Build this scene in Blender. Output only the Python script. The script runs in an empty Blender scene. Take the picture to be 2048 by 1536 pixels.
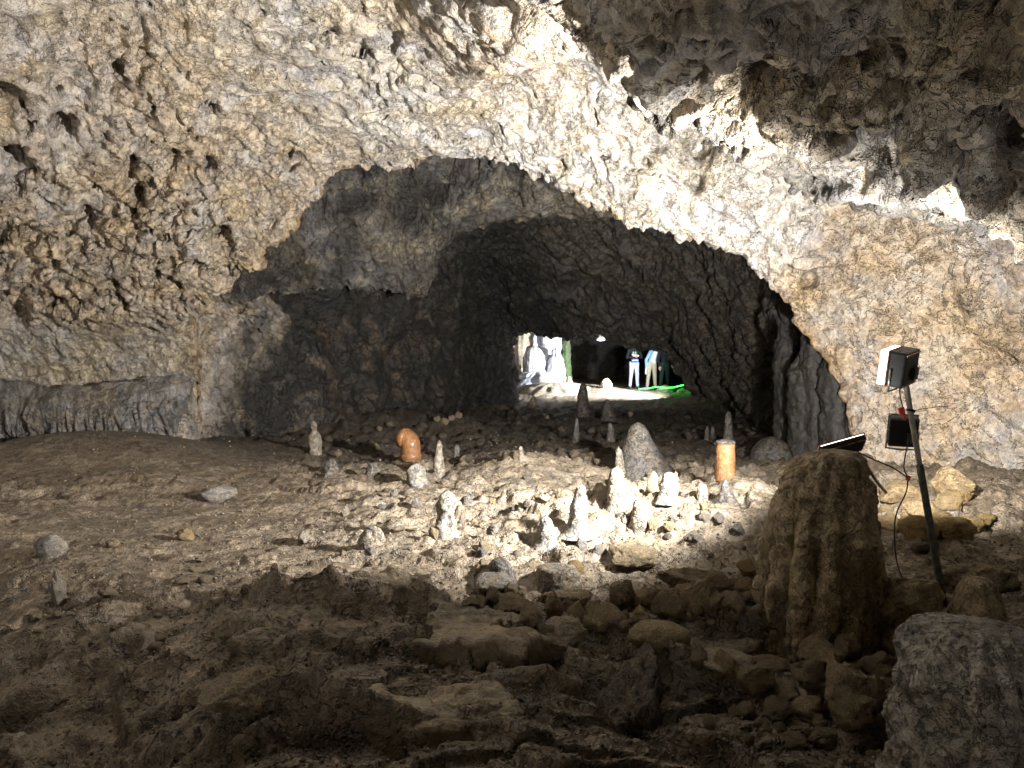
import bpy, bmesh, math, random
import numpy as np
from mathutils import Vector, Matrix, Euler

# ------------------------------------------------------------------ camera
CAM_Z, FPX, PITCH = 1.6, 1540.0, math.radians(2.53)
scene = bpy.context.scene
C = scene.collection
cam_d = bpy.data.cameras.new('camera')
cam_d.sensor_width = 36.0
cam_d.lens = 36.0 * FPX / 2048.0
cam_d.clip_start, cam_d.clip_end = 0.05, 300.0
cam = bpy.data.objects.new('camera', cam_d)
cam.location = (0, 0, CAM_Z)
cam.rotation_euler = (math.pi / 2 - PITCH, 0, 0)
C.objects.link(cam)
scene.camera = cam

# ------------------------------------------------------------------ world: even fill light for the foreground, let in only by an unseen shaft added in the vault
world = bpy.data.worlds.new('World')
scene.world = world
world.use_nodes = True
bg = world.node_tree.nodes['Background']
bg.inputs[0].default_value = (1.0, 0.94, 0.84, 1)
bg.inputs[1].default_value = 2.8

# ------------------------------------------------------------------ exposure / render
vs = scene.view_settings
vs.view_transform = 'Standard'
vs.look = 'None'
vs.gamma = 1.0
vs.exposure = 0.0
vs.use_curve_mapping = False
cy = scene.cycles
cy.use_denoising = True
cy.max_bounces = 6
cy.diffuse_bounces = 5
cy.use_adaptive_sampling = True
cy.adaptive_threshold = 0.03
cy.glossy_bounces = 3
cy.sample_clamp_indirect = 6.0
cy.caustics_reflective = False
cy.caustics_refractive = False

# strengths of the lamps in the place (W)
P_HEAD, P_BOX, P_PANEL, P_FAR = 5700.0, 2200.0, 60.0, 5600.0

rng = random.Random(7)

# ------------------------------------------------------------------ pixels -> world
cp, sp = math.cos(PITCH), math.sin(PITCH)

def ray(px, py):
    u = (px - 1024.0) / FPX
    v = (768.0 - py) / FPX
    return Vector((u, cp + v * sp, -sp + v * cp))

def P(px, py, d):
    r = ray(px, py)
    k = d / r.y
    return (r.x * k, d, CAM_Z + r.z * k)

def project(p):
    x, y, z = p[..., 0], p[..., 1], p[..., 2] - CAM_Z
    f = y * cp - z * sp
    up = y * sp + z * cp
    f = np.where(np.abs(f) < 1e-3, 1e-3, f)
    return 1024 + FPX * x / f, 768 - FPX * up / f, f

# ------------------------------------------------------------------ numpy noise
_r = np.random.RandomState(11)
_perm = _r.permutation(256).astype(np.int32)
_perm = np.concatenate([_perm, _perm, _perm])
_g = _r.normal(size=(256, 3)).astype(np.float32)
_g /= np.linalg.norm(_g, axis=1)[:, None]

def perlin(p, seed=0):
    p = np.asarray(p, dtype=np.float32) + np.float32(seed * 17.31)
    i = np.floor(p).astype(np.int32)
    f = p - i
    i &= 255
    w = f * f * f * (f * (f * 6 - 15) + 10)
    out = 0
    for dx in (0, 1):
        a = _perm[i[:, 0] + dx]
        wx = w[:, 0] if dx else 1 - w[:, 0]
        for dy in (0, 1):
            b = _perm[a + i[:, 1] + dy]
            wy = w[:, 1] if dy else 1 - w[:, 1]
            for dz in (0, 1):
                g = _g[_perm[b + i[:, 2] + dz] & 255]
                wz = w[:, 2] if dz else 1 - w[:, 2]
                out = out + (g[:, 0] * (f[:, 0] - dx) + g[:, 1] * (f[:, 1] - dy) + g[:, 2] * (f[:, 2] - dz)) * (wx * wy * wz)
    return out * 1.5

def fbm(p, octv=4, gain=0.5, lac=2.07, seed=0):
    p = np.asarray(p, dtype=np.float32)
    a, s, o = 1.0, 0.0, 0
    for k in range(octv):
        o = o + a * perlin(p, seed + k * 3)
        s += a
        a *= gain
        p = p * lac
    return o / s

def ridged(p, octv=3, gain=0.55, lac=2.1, seed=0):
    p = np.asarray(p, dtype=np.float32)
    a, s, o = 1.0, 0.0, 0
    for k in range(octv):
        o = o + a * (1 - np.abs(perlin(p, seed + k * 5)) * 1.6)
        s += a
        a *= gain
        p = p * lac
    return o / s

def _h(i, j, k, s):
    n = (i * 374761393 + j * 668265263 + k * 2147483647 + s * 974634777).astype(np.uint32)
    n = (n ^ (n >> np.uint32(13))) * np.uint32(1274126177)
    n = n ^ (n >> np.uint32(16))
    return (n & np.uint32(0xffff)).astype(np.float32) / 65535.0

def worley(p, seed=0, jit=0.9):
    p = np.asarray(p, dtype=np.float32)
    b = np.floor(p).astype(np.int64)
    f1 = np.full(len(p), 9.0, np.float32)
    f2 = np.full(len(p), 9.0, np.float32)
    for dx in (-1, 0, 1):
        for dy in (-1, 0, 1):
            for dz in (-1, 0, 1):
                ci, cj, ck = b[:, 0] + dx, b[:, 1] + dy, b[:, 2] + dz
                qx = ci + 0.5 + jit * (_h(ci, cj, ck, seed) - 0.5) - p[:, 0]
                qy = cj + 0.5 + jit * (_h(ci, cj, ck, seed + 1) - 0.5) - p[:, 1]
                qz = ck + 0.5 + jit * (_h(ci, cj, ck, seed + 2) - 0.5) - p[:, 2]
                d = qx * qx + qy * qy + qz * qz
                f2 = np.minimum(f2, np.maximum(f1, d))
                f1 = np.minimum(f1, d)
    return np.sqrt(f1), np.sqrt(f2)

def worley2(p, seed=0, jit=0.9):
    b = np.floor(p).astype(np.int64)
    f1 = np.full(len(p), 9.0, np.float32)
    f2 = np.full(len(p), 9.0, np.float32)
    cid = np.zeros(len(p), np.float32)
    z = np.zeros(len(p), np.int64)
    for dx in (-1, 0, 1):
        for dy in (-1, 0, 1):
            ci, cj = b[:, 0] + dx, b[:, 1] + dy
            qx = ci + 0.5 + jit * (_h(ci, cj, z, seed) - 0.5) - p[:, 0]
            qy = cj + 0.5 + jit * (_h(ci, cj, z, seed + 1) - 0.5) - p[:, 1]
            d = qx * qx + qy * qy
            cid = np.where(d < f1, _h(ci, cj, z, seed + 7), cid)
            f2 = np.minimum(f2, np.maximum(f1, d))
            f1 = np.minimum(f1, d)
    return np.sqrt(f1), np.sqrt(f2), cid

def sstep(a, b, x):
    t = np.clip((x - a) / (b - a), 0, 1)
    return t * t * (3 - 2 * t)

def bumpw(x, a, b, c, d):
    return sstep(a, b, x) * (1 - sstep(c, d, x))

# ------------------------------------------------------------------ object helpers
def tag(o, label=None, cat=None, group=None, kind=None):
    if label: o['label'] = label
    if cat: o['category'] = cat
    if group: o['group'] = group
    if kind: o['kind'] = kind
    return o

def empty(name, loc=(0, 0, 0)):
    o = bpy.data.objects.new(name, None)
    o.empty_display_size = 0.1
    o.location = loc
    C.objects.link(o)
    return o

def link(name, me, mat=None, parent=None):
    o = bpy.data.objects.new(name, me)
    C.objects.link(o)
    if mat and not me.materials:
        me.materials.append(mat)
    if parent:
        o.parent = parent
    return o

def grid_mesh(name, G, attrs=None, wrap=False, flip=False, hole=None):
    """G (rows, cols, 3) -> quad mesh"""
    R, K = G.shape[:2]
    me = bpy.data.meshes.new(name)
    co = np.ascontiguousarray(G.reshape(-1, 3), dtype=np.float32)
    idx = np.arange(R * K, dtype=np.int32).reshape(R, K)
    if wrap:
        idx = np.concatenate([idx, idx[:, :1]], 1)
    a, b, c, d = idx[:-1, :-1], idx[:-1, 1:], idx[1:, 1:], idx[1:, :-1]
    q = np.stack([a, b, c, d] if not flip else [a, d, c, b], -1)
    if hole is not None:
        q = q[~hole[:-1, :-1]]
    q = q.reshape(-1)
    n = len(q) // 4
    me.vertices.add(R * K)
    me.vertices.foreach_set('co', co.ravel())
    me.loops.add(n * 4)
    me.loops.foreach_set('vertex_index', q)
    me.polygons.add(n)
    me.polygons.foreach_set('loop_start', np.arange(0, n * 4, 4, dtype=np.int32))
    me.polygons.foreach_set('use_smooth', np.ones(n, dtype=bool))
    me.update(calc_edges=True)
    for k, v in (attrs or {}).items():
        at = me.attributes.new(k, 'FLOAT', 'POINT')
        at.data.foreach_set('value', np.ascontiguousarray(v.reshape(-1), dtype=np.float32))
    return me

def grid_normals(G):
    du = np.gradient(G, axis=1)
    dv = np.gradient(G, axis=0)
    n = np.cross(du, dv)
    n /= np.linalg.norm(n, axis=2, keepdims=True) + 1e-9
    return n

def pchip(x, Y, xn):
    """monotone cubic along axis 0; Y (n, ...) """
    x = np.asarray(x, float)
    h = np.diff(x)
    sh = (-1,) + (1,) * (Y.ndim - 1)
    dl = np.diff(Y, axis=0) / h.reshape(sh)
    m = np.zeros_like(Y)
    m[0], m[-1] = dl[0], dl[-1]
    w1 = (2 * h[1:] + h[:-1]).reshape(sh)
    w2 = (h[1:] + 2 * h[:-1]).reshape(sh)
    a, b = dl[:-1], dl[1:]
    ok = a * b > 0
    with np.errstate(divide='ignore', invalid='ignore'):
        hm = (w1 + w2) / (w1 / a + w2 / b)
    m[1:-1] = np.where(ok, hm, 0)
    k = np.clip(np.searchsorted(x, xn, side='right') - 1, 0, len(h) - 1)
    t = ((xn - x[k]) / h[k]).reshape(sh)
    hk = h[k].reshape(sh)
    return ((1 + 2 * t) * (1 - t) ** 2 * Y[k] + t * (1 - t) ** 2 * hk * m[k]
            + t * t * (3 - 2 * t) * Y[k + 1] + t * t * (t - 1) * hk * m[k + 1])

# ------------------------------------------------------------------ materials
def nodes(name):
    m = bpy.data.materials.new(name)
    m.use_nodes = True
    nt = m.node_tree
    nt.nodes.clear()
    out = nt.nodes.new('ShaderNodeOutputMaterial')
    b = nt.nodes.new('ShaderNodeBsdfPrincipled')
    nt.links.new(b.outputs[0], out.inputs[0])
    return m, nt, b

class NT:
    def __init__(s, nt):
        s.nt = nt
        tc = nt.nodes.new('ShaderNodeTexCoord')
        s.co = tc.outputs['Object']
    def lk(s, a, b): s.nt.links.new(a, b)
    def map(s, scale):
        n = s.nt.nodes.new('ShaderNodeMapping')
        n.inputs['Scale'].default_value = scale
        s.lk(s.co, n.inputs[0])
        return n.outputs[0]
    def noise(s, scale, detail=4, rough=0.55, dist=0.0, co=None):
        n = s.nt.nodes.new('ShaderNodeTexNoise')
        n.inputs['Scale'].default_value = scale
        n.inputs['Detail'].default_value = detail
        n.inputs['Roughness'].default_value = rough
        n.inputs['Distortion'].default_value = dist
        s.lk(co if co is not None else s.co, n.inputs['Vector'])
        return n.outputs[0]
    def vor(s, scale, feature='F1', co=None):
        n = s.nt.nodes.new('ShaderNodeTexVoronoi')
        n.feature = feature
        n.inputs['Scale'].default_value = scale
        s.lk(co if co is not None else s.co, n.inputs['Vector'])
        return n.outputs[0]
    def rng(s, x, a, b, c=0.0, d=1.0):
        n = s.nt.nodes.new('ShaderNodeMapRange')
        n.interpolation_type = 'SMOOTHSTEP'
        for k, v in zip((1, 2, 3, 4), (a, b, c, d)):
            n.inputs[k].default_value = v
        s.lk(x, n.inputs[0])
        return n.outputs[0]
    def math(s, op, a, b=None):
        n = s.nt.nodes.new('ShaderNodeMath')
        n.operation = op
        for k, v in enumerate((a, b)):
            if v is None: continue
            if isinstance(v, (int, float)): n.inputs[k].default_value = v
            else: s.lk(v, n.inputs[k])
        return n.outputs[0]
    def mix(s, f, a, b, mode='MIX'):
        n = s.nt.nodes.new('ShaderNodeMix')
        n.data_type = 'RGBA'
        n.blend_type = mode
        n.clamp_factor = True
        for k, v in ((0, f), (6, a), (7, b)):
            if isinstance(v, (int, float)): n.inputs[k].default_value = v
            elif isinstance(v, tuple): n.inputs[k].default_value = v if len(v) == 4 else v + (1,)
            else: s.lk(v, n.inputs[k])
        return n.outputs[2]
    def attr(s, name):
        n = s.nt.nodes.new('ShaderNodeAttribute')
        n.attribute_name = name
        return n.outputs['Fac']
    def bump(s, h, dist, strength=1.0, prev=None):
        n = s.nt.nodes.new('ShaderNodeBump')
        n.inputs['Strength'].default_value = strength
        n.inputs['Distance'].default_value = dist
        s.lk(h, n.inputs['Height'])
        if prev is not None: s.lk(prev, n.inputs['Normal'])
        return n.outputs[0]

def rock_mat(name, a, b, c, dark=(0.022, 0.02, 0.018), white=(0.62, 0.61, 0.6), warm=(0.42, 0.27, 0.13),
             scale=1.0, bump=0.02, wet=0.0, pits=0.5, attrs=False, streak=False, mott=0.0, crease=0.0):
    m, nt, bs = nodes(name)
    N = NT(nt)
    n1 = N.noise(0.55 * scale, 3, 0.6, 0.6)
    n2 = N.noise(1.9 * scale, 4, 0.65, 0.35)
    n3 = N.noise(7.0 * scale, 4, 0.7, 0.3)
    n4 = N.noise(26.0 * scale, 3, 0.65)
    col = N.mix(N.rng(n1, 0.40, 0.60), a, b)
    col = N.mix(N.rng(n2, 0.52, 0.70), col, c)
    if attrs:
        wv = N.math('MULTIPLY', N.attr('warm'), N.rng(n2, 0.32, 0.6))
        col = N.mix(wv, col, warm)
        cv = N.math('MULTIPLY', N.attr('calc'), N.rng(n3, 0.30, 0.58))
        col = N.mix(cv, col, white)
        sv = N.math('MULTIPLY', N.attr('stain_shade'), N.rng(n2, 0.68, 0.46, 0.72, 1.0))
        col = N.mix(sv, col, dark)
    if streak:
        st = N.noise(5.0 * scale, 5, 0.6, 0.4, N.map((1, 1, 0.12)))
        col = N.mix(N.rng(st, 0.42, 0.66, 0.0, 0.6), col, dark)
    if mott:
        n6 = N.noise(3.1 * scale, 4, 0.68, 0.45)
        cr = nt.nodes.new('ShaderNodeValToRGB')
        el = cr.color_ramp.elements
        el[0].position, el[0].color = 0.30, (0.62, 0.60, 0.64, 1)
        el[1].position, el[1].color = 0.72, (0.5, 0.42, 0.33, 1)
        for pos, c_ in ((0.41, (0.95, 0.94, 0.95)), (0.49, (1.16, 1.1, 0.98)), (0.56, (1.08, 0.97, 0.78)), (0.63, (0.82, 0.74, 0.64))):
            e_ = el.new(pos); e_.color = c_ + (1,)
        N.lk(n6, cr.inputs[0])
        col = N.mix(mott, col, cr.outputs[0], 'MULTIPLY')
    cre = None
    if crease:
        n7 = N.noise(2.3 * scale, 5, 0.62, 0.4)
        l1_ = N.rng(N.math('ABSOLUTE', N.math('SUBTRACT', n7, 0.5)), 0.0, 0.022, 1.0, 0.0)
        n8 = N.noise(6.4 * scale, 3, 0.6, 0.3)
        l2_ = N.rng(N.math('ABSOLUTE', N.math('SUBTRACT', n8, 0.47)), 0.0, 0.026, 0.7, 0.0)
        l1_ = N.math('MULTIPLY', l1_, N.rng(n2, 0.36, 0.5))
        l2_ = N.math('MULTIPLY', l2_, N.rng(n1, 0.6, 0.42))
        cre = N.math('MAXIMUM', l1_, l2_)
        col = N.mix(N.math('MULTIPLY', cre, crease), col, dark)
    # grains, dirt in fine pits
    v = N.rng(n3, 0.25, 0.75, 1.0 - pits, 1.12)
    v2 = N.rng(n4, 0.28, 0.72, 0.72, 1.18)
    vv = N.math('MULTIPLY', v, v2)
    col = N.mix(1.0, col, vv, 'MULTIPLY')
    N.lk(col, bs.inputs['Base Color'])
    r = N.rng(n2, 0.35, 0.65, 0.86 - 0.42 * wet, 0.62 - 0.3 * wet)
    N.lk(r, bs.inputs['Roughness'])
    bs.inputs['Specular IOR Level'].default_value = 0.35 + 0.25 * wet
    b0 = N.bump(N.math('SUBTRACT', 1.0, cre), 0.03, 1.0) if cre is not None else None
    b1 = N.bump(n3, bump * 2.3, 1.0, b0)
    b2 = N.bump(n4, bump * 1.1, 1.0, b1)
    n5 = N.noise(85.0 * scale, 1, 0.6)
    b3 = N.bump(n5, bump * 0.35, 0.8, b2)
    N.lk(b3, bs.inputs['Normal'])
    return m

def simple_mat(name, col, rough=0.6, metal=0.0, var=0.25, scale=12.0, bump=0.0, spec=0.5, coat=0.0):
    m, nt, bs = nodes(name)
    N = NT(nt)
    n = N.noise(scale, 5, 0.6, 0.2)
    v = N.rng(n, 0.3, 0.7, 1 - var, 1 + var * 0.5)
    N.lk(N.mix(1.0, col, v, 'MULTIPLY'), bs.inputs['Base Color'])
    N.lk(N.rng(n, 0.3, 0.7, max(0.02, rough - 0.12), min(1, rough + 0.1)), bs.inputs['Roughness'])
    bs.inputs['Metallic'].default_value = metal
    bs.inputs['Specular IOR Level'].default_value = spec
    bs.inputs['Coat Weight'].default_value = coat
    bs.inputs['Coat Roughness'].default_value = 0.12
    if bump:
        N.lk(N.bump(n, bump, 0.8), bs.inputs['Normal'])
    return m

def emit_mat(name, col, s):
    m, nt, bs = nodes(name)
    bs.inputs['Base Color'].default_value = col + (1,)
    bs.inputs['Emission Color'].default_value = col + (1,)
    bs.inputs['Emission Strength'].default_value = s
    return m

TAN, GREY, YEL = (0.46, 0.40, 0.32), (0.43, 0.41, 0.395), (0.54, 0.475, 0.345)
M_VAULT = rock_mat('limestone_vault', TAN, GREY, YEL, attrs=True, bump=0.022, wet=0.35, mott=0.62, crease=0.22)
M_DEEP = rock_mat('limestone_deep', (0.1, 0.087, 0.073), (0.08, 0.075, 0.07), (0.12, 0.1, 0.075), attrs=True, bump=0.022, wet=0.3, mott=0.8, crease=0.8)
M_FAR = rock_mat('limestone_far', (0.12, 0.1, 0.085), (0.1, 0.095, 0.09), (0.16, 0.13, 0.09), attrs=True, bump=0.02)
M_FLOOR = rock_mat('cave_floor_rock', (0.33, 0.27, 0.205), (0.26, 0.21, 0.155), (0.4, 0.32, 0.225),
                   dark=(0.10, 0.083, 0.066), white=(0.31, 0.265, 0.205), warm=(0.165, 0.128, 0.09), attrs=True, bump=0.014, wet=0.75, scale=1.3, mott=0.45, crease=0.12)
M_FLOW = rock_mat('flowstone_grey', (0.25, 0.235, 0.22), (0.2, 0.19, 0.19), (0.29, 0.24, 0.18), dark=(0.08, 0.075, 0.075), bump=0.012, wet=0.5, pits=0.3, streak=True, mott=0.6, crease=0.35)
M_STALAG = rock_mat('stalagmite_calcite', (0.31, 0.265, 0.205), (0.27, 0.255, 0.24), (0.31, 0.245, 0.17), bump=0.008, wet=0.3, scale=3.0, pits=0.35, mott=0.6, crease=0.35)
M_WHITE = rock_mat('stalagmite_white', (0.33, 0.305, 0.265), (0.3, 0.295, 0.295), (0.31, 0.265, 0.205), bump=0.008, wet=0.2, scale=3.0, pits=0.3, mott=0.6, crease=0.35)
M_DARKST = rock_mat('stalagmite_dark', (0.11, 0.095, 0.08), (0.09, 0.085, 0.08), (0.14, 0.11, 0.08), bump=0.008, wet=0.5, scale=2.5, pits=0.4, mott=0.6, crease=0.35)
M_GREYST = rock_mat('stalagmite_grey', (0.15, 0.135, 0.12), (0.12, 0.115, 0.11), (0.14, 0.115, 0.09), bump=0.01, wet=0.4, scale=2.0, pits=0.35, mott=0.6, crease=0.35)
M_BIG = rock_mat('stalagmite_tan', (0.46, 0.365, 0.235), (0.41, 0.325, 0.215), (0.5, 0.4, 0.26), dark=(0.1, 0.075, 0.045), bump=0.008, wet=0.3, scale=3.0, pits=0.3, streak=True, mott=0.35, crease=0.2)
M_STONE = rock_mat('cobble_tan', (0.33, 0.24, 0.13), (0.25, 0.19, 0.12), (0.4, 0.3, 0.165), bump=0.007, wet=0.3, scale=4.0, pits=0.6)
M_STONE2 = rock_mat('cobble_brown', (0.32, 0.25, 0.17), (0.16, 0.125, 0.09), (0.26, 0.19, 0.11), bump=0.008, wet=0.4, scale=4.0, pits=0.6)
M_SLAB = rock_mat('slab_greybrown', (0.17, 0.14, 0.1), (0.14, 0.12, 0.095), (0.22, 0.17, 0.11), bump=0.008, wet=0.45, scale=3.0, pits=0.45)
M_ORANGE = rock_mat('ochre_rock', (0.5, 0.35, 0.16), (0.46, 0.36, 0.22), (0.55, 0.4, 0.19), bump=0.012, wet=0.3, scale=3.0, pits=0.4)

# ------------------------------------------------------------------ cave walls and ceiling: rings of rock, from behind the camera to the far end
def W(*p): return p
RINGS = [
 # 0 closed end behind the camera
 [W(-3.0, -6, -.6), W(-3.0, -6, 0), W(-3.0, -6, .5), W(-2.6, -6.1, 1), W(-2.2, -6.2, 1.4), W(-1.5, -6.3, 1.7), W(-.8, -6.3, 1.8), W(0, -6.3, 1.8),
  W(.6, -6.3, 1.8), W(1.2, -6.2, 1.7), W(1.8, -6.2, 1.5), W(2.3, -6.1, 1.2), W(2.6, -6, .7), W(2.7, -6, .1), W(2.7, -6, -.6)],
 # 1
 [W(-6.2, -3.5, -.6), W(-6.6, -3.5, .6), W(-6.7, -3.5, 1.6), W(-6.3, -3.5, 2.6), W(-5.3, -3.5, 3.5), W(-3.8, -3.5, 4.1), W(-2.2, -3.5, 4.4), W(-.6, -3.5, 4.3),
  W(.9, -3.5, 4.0), W(2.2, -3.5, 3.7), W(3.4, -3.5, 3.3), W(4.4, -3.5, 2.7), W(4.9, -3.5, 1.8), W(5.0, -3.5, .7), W(4.9, -3.5, -.6)],
 # 2
 [W(-8.4, 2, -.6), W(-8.8, 2, .8), W(-8.9, 2, 2.0), W(-8.4, 2.5, 3.3), W(-7.2, 3, 4.7), W(-5.2, 3.2, 5.6), W(-2.8, 3.2, 5.7), W(-.9, 2.6, 4.9),
  W(.5, 1.8, 3.7), W(1.9, 1.5, 3.3), W(3.2, 1.5, 3.1), W(4.2, 1.5, 2.6), W(4.7, 1.5, 1.9), W(4.9, 1.5, .9), W(4.8, 1.5, -.6)],
 # 3 about the top edge of the view
 [W(-9.3, 9.5, -.6), W(-9.6, 9.5, .7), W(-9.5, 9.5, 1.9), P(-230, 470, 9.6), P(-70, 180, 9.1), P(300, -60, 8.6), P(730, -80, 8.0), W(-.3, 4.7, 4.6),
  W(.75, 3.3, 3.5), W(1.9, 3.0, 3.2), W(3.0, 3.0, 3.0), W(4.0, 3.0, 2.6), W(4.6, 3.0, 1.9), W(4.8, 3.0, .9), W(4.7, 3.0, -.6)],
 # 4 low roof on the right, near the camera
 [P(-40, 940, 12.6), P(-40, 815, 12.9), P(-30, 715, 12.7), P(-20, 610, 11.9), P(130, 390, 10.7), P(400, 200, 9.9), P(760, 90, 9.3), P(1065, -20, 5.9),
  P(1330, 95, 4.6), P(1620, 185, 4.7), P(1900, 235, 4.8), W(3.8, 4.8, 2.65), W(4.5, 4.9, 2.0), W(4.8, 4.9, 1.0), W(4.7, 4.9, -.6)],
 # 5 the roof's edge
 [None] * 7 + [P(1140, 75, 6.6), P(1400, 248, 6.0), P(1640, 345, 6.1), P(1850, 388, 6.1), P(2060, 455, 5.9), P(2260, 640, 5.9), P(2290, 880, 5.9), P(2290, 1180, 5.9)],
 # 6 behind the edge
 [P(190, 935, 13.0), P(190, 810, 13.1), P(185, 710, 12.9), P(200, 622, 12.2), P(350, 445, 11.3), P(560, 285, 10.7), P(840, 210, 10.3), P(1150, 60, 7.9),
  P(1405, 190, 7.3), P(1645, 275, 7.3), P(1860, 315, 7.2), P(2080, 400, 6.9), P(2260, 640, 6.8), P(2290, 880, 6.8), P(2290, 1150, 6.8)],
 # 7 back wall of the near chamber starts
 [None] * 7 + [P(1150, 120, 9.2), P(1395, 225, 9.0), P(1630, 315, 9.1), P(1850, 355, 8.8), P(2090, 425, 8.2), P(2200, 640, 7.9), P(2230, 880, 7.7), P(2230, 1130, 7.6)],
 # 8 lip A: the bright arch
 [P(400, 945, 13.1), P(395, 805, 13.1), P(385, 690, 12.9), P(400, 595, 12.1), P(545, 480, 11.8), P(690, 345, 11.5), P(930, 298, 11.2), P(1120, 380, 10.8),
  P(1290, 465, 10.3), P(1525, 538, 9.9), P(1570, 610, 9.8), P(1635, 690, 9.7), P(1695, 780, 9.6), P(1715, 880, 9.5), P(1725, 1010, 9.4)],
 # 7 recess behind lip A
 None,
 # 8 second arch surface begins
 [P(470, 940, 13.6), P(465, 805, 13.7), P(455, 690, 13.7), P(420, 560, 13.0), P(560, 430, 13.3), P(700, 290, 13.4), P(930, 245, 13.4), P(1100, 320, 13.2),
  P(1290, 400, 12.6), P(1540, 470, 11.6), P(1620, 580, 11.0), P(1690, 680, 10.7), P(1730, 780, 10.5), P(1745, 880, 10.4), P(1750, 1000, 10.3)],
 # 9 lip B: second arch
 [P(640, 930, 14.3), P(640, 800, 14.6), P(610, 690, 14.8), P(485, 600, 13.3), P(640, 583, 14.0), P(770, 580, 14.3), P(842, 592, 14.6), P(872, 498, 14.9),
  P(1010, 430, 15.1), P(1230, 395, 14.6), P(1560, 480, 12.6), P(1650, 640, 11.4), P(1690, 770, 11.0), P(1700, 870, 10.9), P(1700, 980, 10.8)],
 # 10 recess behind lip B
 None,
 # 11
 [P(875, 880, 17.2), P(878, 790, 17.3), P(880, 690, 17.3), P(885, 590, 17.0), P(905, 510, 17.2), P(945, 480, 17.4), P(1000, 460, 17.4), P(1070, 440, 17.2),
  P(1190, 430, 16.8), P(1330, 420, 15.8), P(1500, 520, 14.0), P(1580, 660, 12.7), P(1592, 760, 12.2), P(1597, 850, 12.0), P(1600, 960, 11.8)],
 # 12 hollow, dark corner before the passage
 [P(960, 870, 20.5), P(955, 790, 20.6), P(950, 700, 20.6), P(960, 610, 20.2), P(985, 570, 19.6), P(1020, 560, 19.2), P(1060, 555, 19.0), P(1110, 555, 18.9),
  P(1220, 560, 18.4), P(1340, 570, 17.4), P(1450, 640, 16.0), P(1530, 740, 14.8), P(1555, 800, 14.4), P(1562, 860, 14.2), P(1568, 940, 14.0)],
 # 13 lip C: the far passage
 [P(1030, 850, 21.6), P(1029, 780, 21.6), P(1026, 715, 21.6), P(1029, 668, 21.5), P(1060, 661, 21.4), P(1098, 664, 21.3), P(1130, 674, 21.2), P(1185, 671, 21.0),
  P(1262, 697, 20.6), P(1326, 702, 20.1), P(1362, 746, 19.5), P(1410, 788, 18.8), P(1462, 800, 18.0), P(1490, 840, 17.4), P(1512, 900, 16.8)],
 # 14 recess
 None,
 # 15 far chamber
 [W(-3.2, 26, -.8), W(-3.6, 26, .6), W(-3.6, 26, 1.5), W(-3.2, 26, 2.5), W(-2.0, 26, 3.2), W(-.5, 26, 3.6), W(1.2, 26, 3.8), W(3, 26, 3.8),
  W(5, 26, 3.7), W(7, 26, 3.4), W(9, 26, 3.0), W(10.3, 26, 2.4), W(11, 25, 1.6), W(11.2, 24, .6), W(11, 24, -.8)],
 # 16
 [W(-2.6, 34, -.8), W(-3.0, 34, .6), W(-3.0, 34, 1.5), W(-2.6, 34, 2.5), W(-1.5, 34, 3.0), W(0, 34, 3.4), W(1.6, 34, 3.6), W(3.2, 34, 3.6),
  W(5, 34, 3.6), W(7, 34, 3.4), W(9, 34, 3.0), W(11, 34, 2.4), W(11.6, 33, 1.6), W(11.9, 33, .6), W(11.7, 33, -.8)],
 # 17 closed end
 [W(4 + .05 * (k - 7), 40, -.8 if k in (0, 14) else -.5) for k in range(15)],
]
for k in range(7):
    mix = lambda p_, q_, t: tuple(u + (v - u) * t for u, v in zip(p_, q_))
    RINGS[5][k] = mix(RINGS[4][k], RINGS[6][k], .86)
    RINGS[7][k] = mix(RINGS[6][k], RINGS[8][k], .14)
def recess(i, wz, dy, dz):
    a = np.array(RINGS[i], float)
    w = np.array(wz)[:, None]
    return a + w * np.array([0, dy, dz])
wA = [0.15, 0.15, 0.15, .55, 1, 1, 1, 1, 1, .9, .5, .45, .4, .35, .3]
RINGS[9] = recess(8, wA, 0.95, 0.95)
# the right edge of the arch folds back behind itself
RINGS[9][9:, 0] += np.array([.25, .5, .55, .5, .45, .4])
wB = [0.1, 0.1, 0.1, .6, 1, 1, 1, 1, 1, 1, .6, .3, .2, .1, .1]
RINGS[12] = recess(11, wB, 1.0, 0.8)
RINGS[12][3:7, 0] += -.1
wC = [1.0] * 15
RINGS[16] = recess(15, wC, 1.6, 1.1)
RINGS[16][:4, 0] -= 1.6
RINGS[16][:3, 2] = [-.8, .4, 1.2]
RINGS[16][10:, 0] += np.array([.8, 1.5, 1.8, 2.0, 2.2])
RINGS[16][12:, 2] = [1.1, .3, -.8]
RINGS = np.array([np.array(r, float) for r in RINGS])
NR, NC = RINGS.shape[:2]

# ring parameter by mean chord length, rows by wanted density
ROWS = [10, 16, 46, 76, 92, 16, 22, 112, 34, 24, 100, 26, 74, 62, 62, 18, 24, 22, 14]
ringpos = np.concatenate([[0], np.cumsum(np.linalg.norm(np.diff(RINGS, axis=0), axis=2).mean(1))])
sv, si = [], []
for k, n in enumerate(ROWS):
    t = np.arange(n) / n
    sv.append(ringpos[k] + t * (ringpos[k + 1] - ringpos[k]))
    si.append(k + t)
sv = np.concatenate(sv + [[ringpos[-1]]])
si = np.concatenate(si + [[NR - 1]])
colpos = np.concatenate([[0], np.cumsum(np.linalg.norm(np.diff(RINGS[3:16], axis=1), axis=2).mean(0))])
NCOL = 860
cw = np.array([0.6, 0.8, 1, 1.15, 1.2, 1.2, 1.2, 1.15, 1.15, 1.1, 1.1, 1.0, 0.9, 0.6])
seg = np.diff(colpos) * cw
cc = np.concatenate([[0], np.cumsum(seg)])
cn = np.linspace(0, cc[-1], NCOL)
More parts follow.
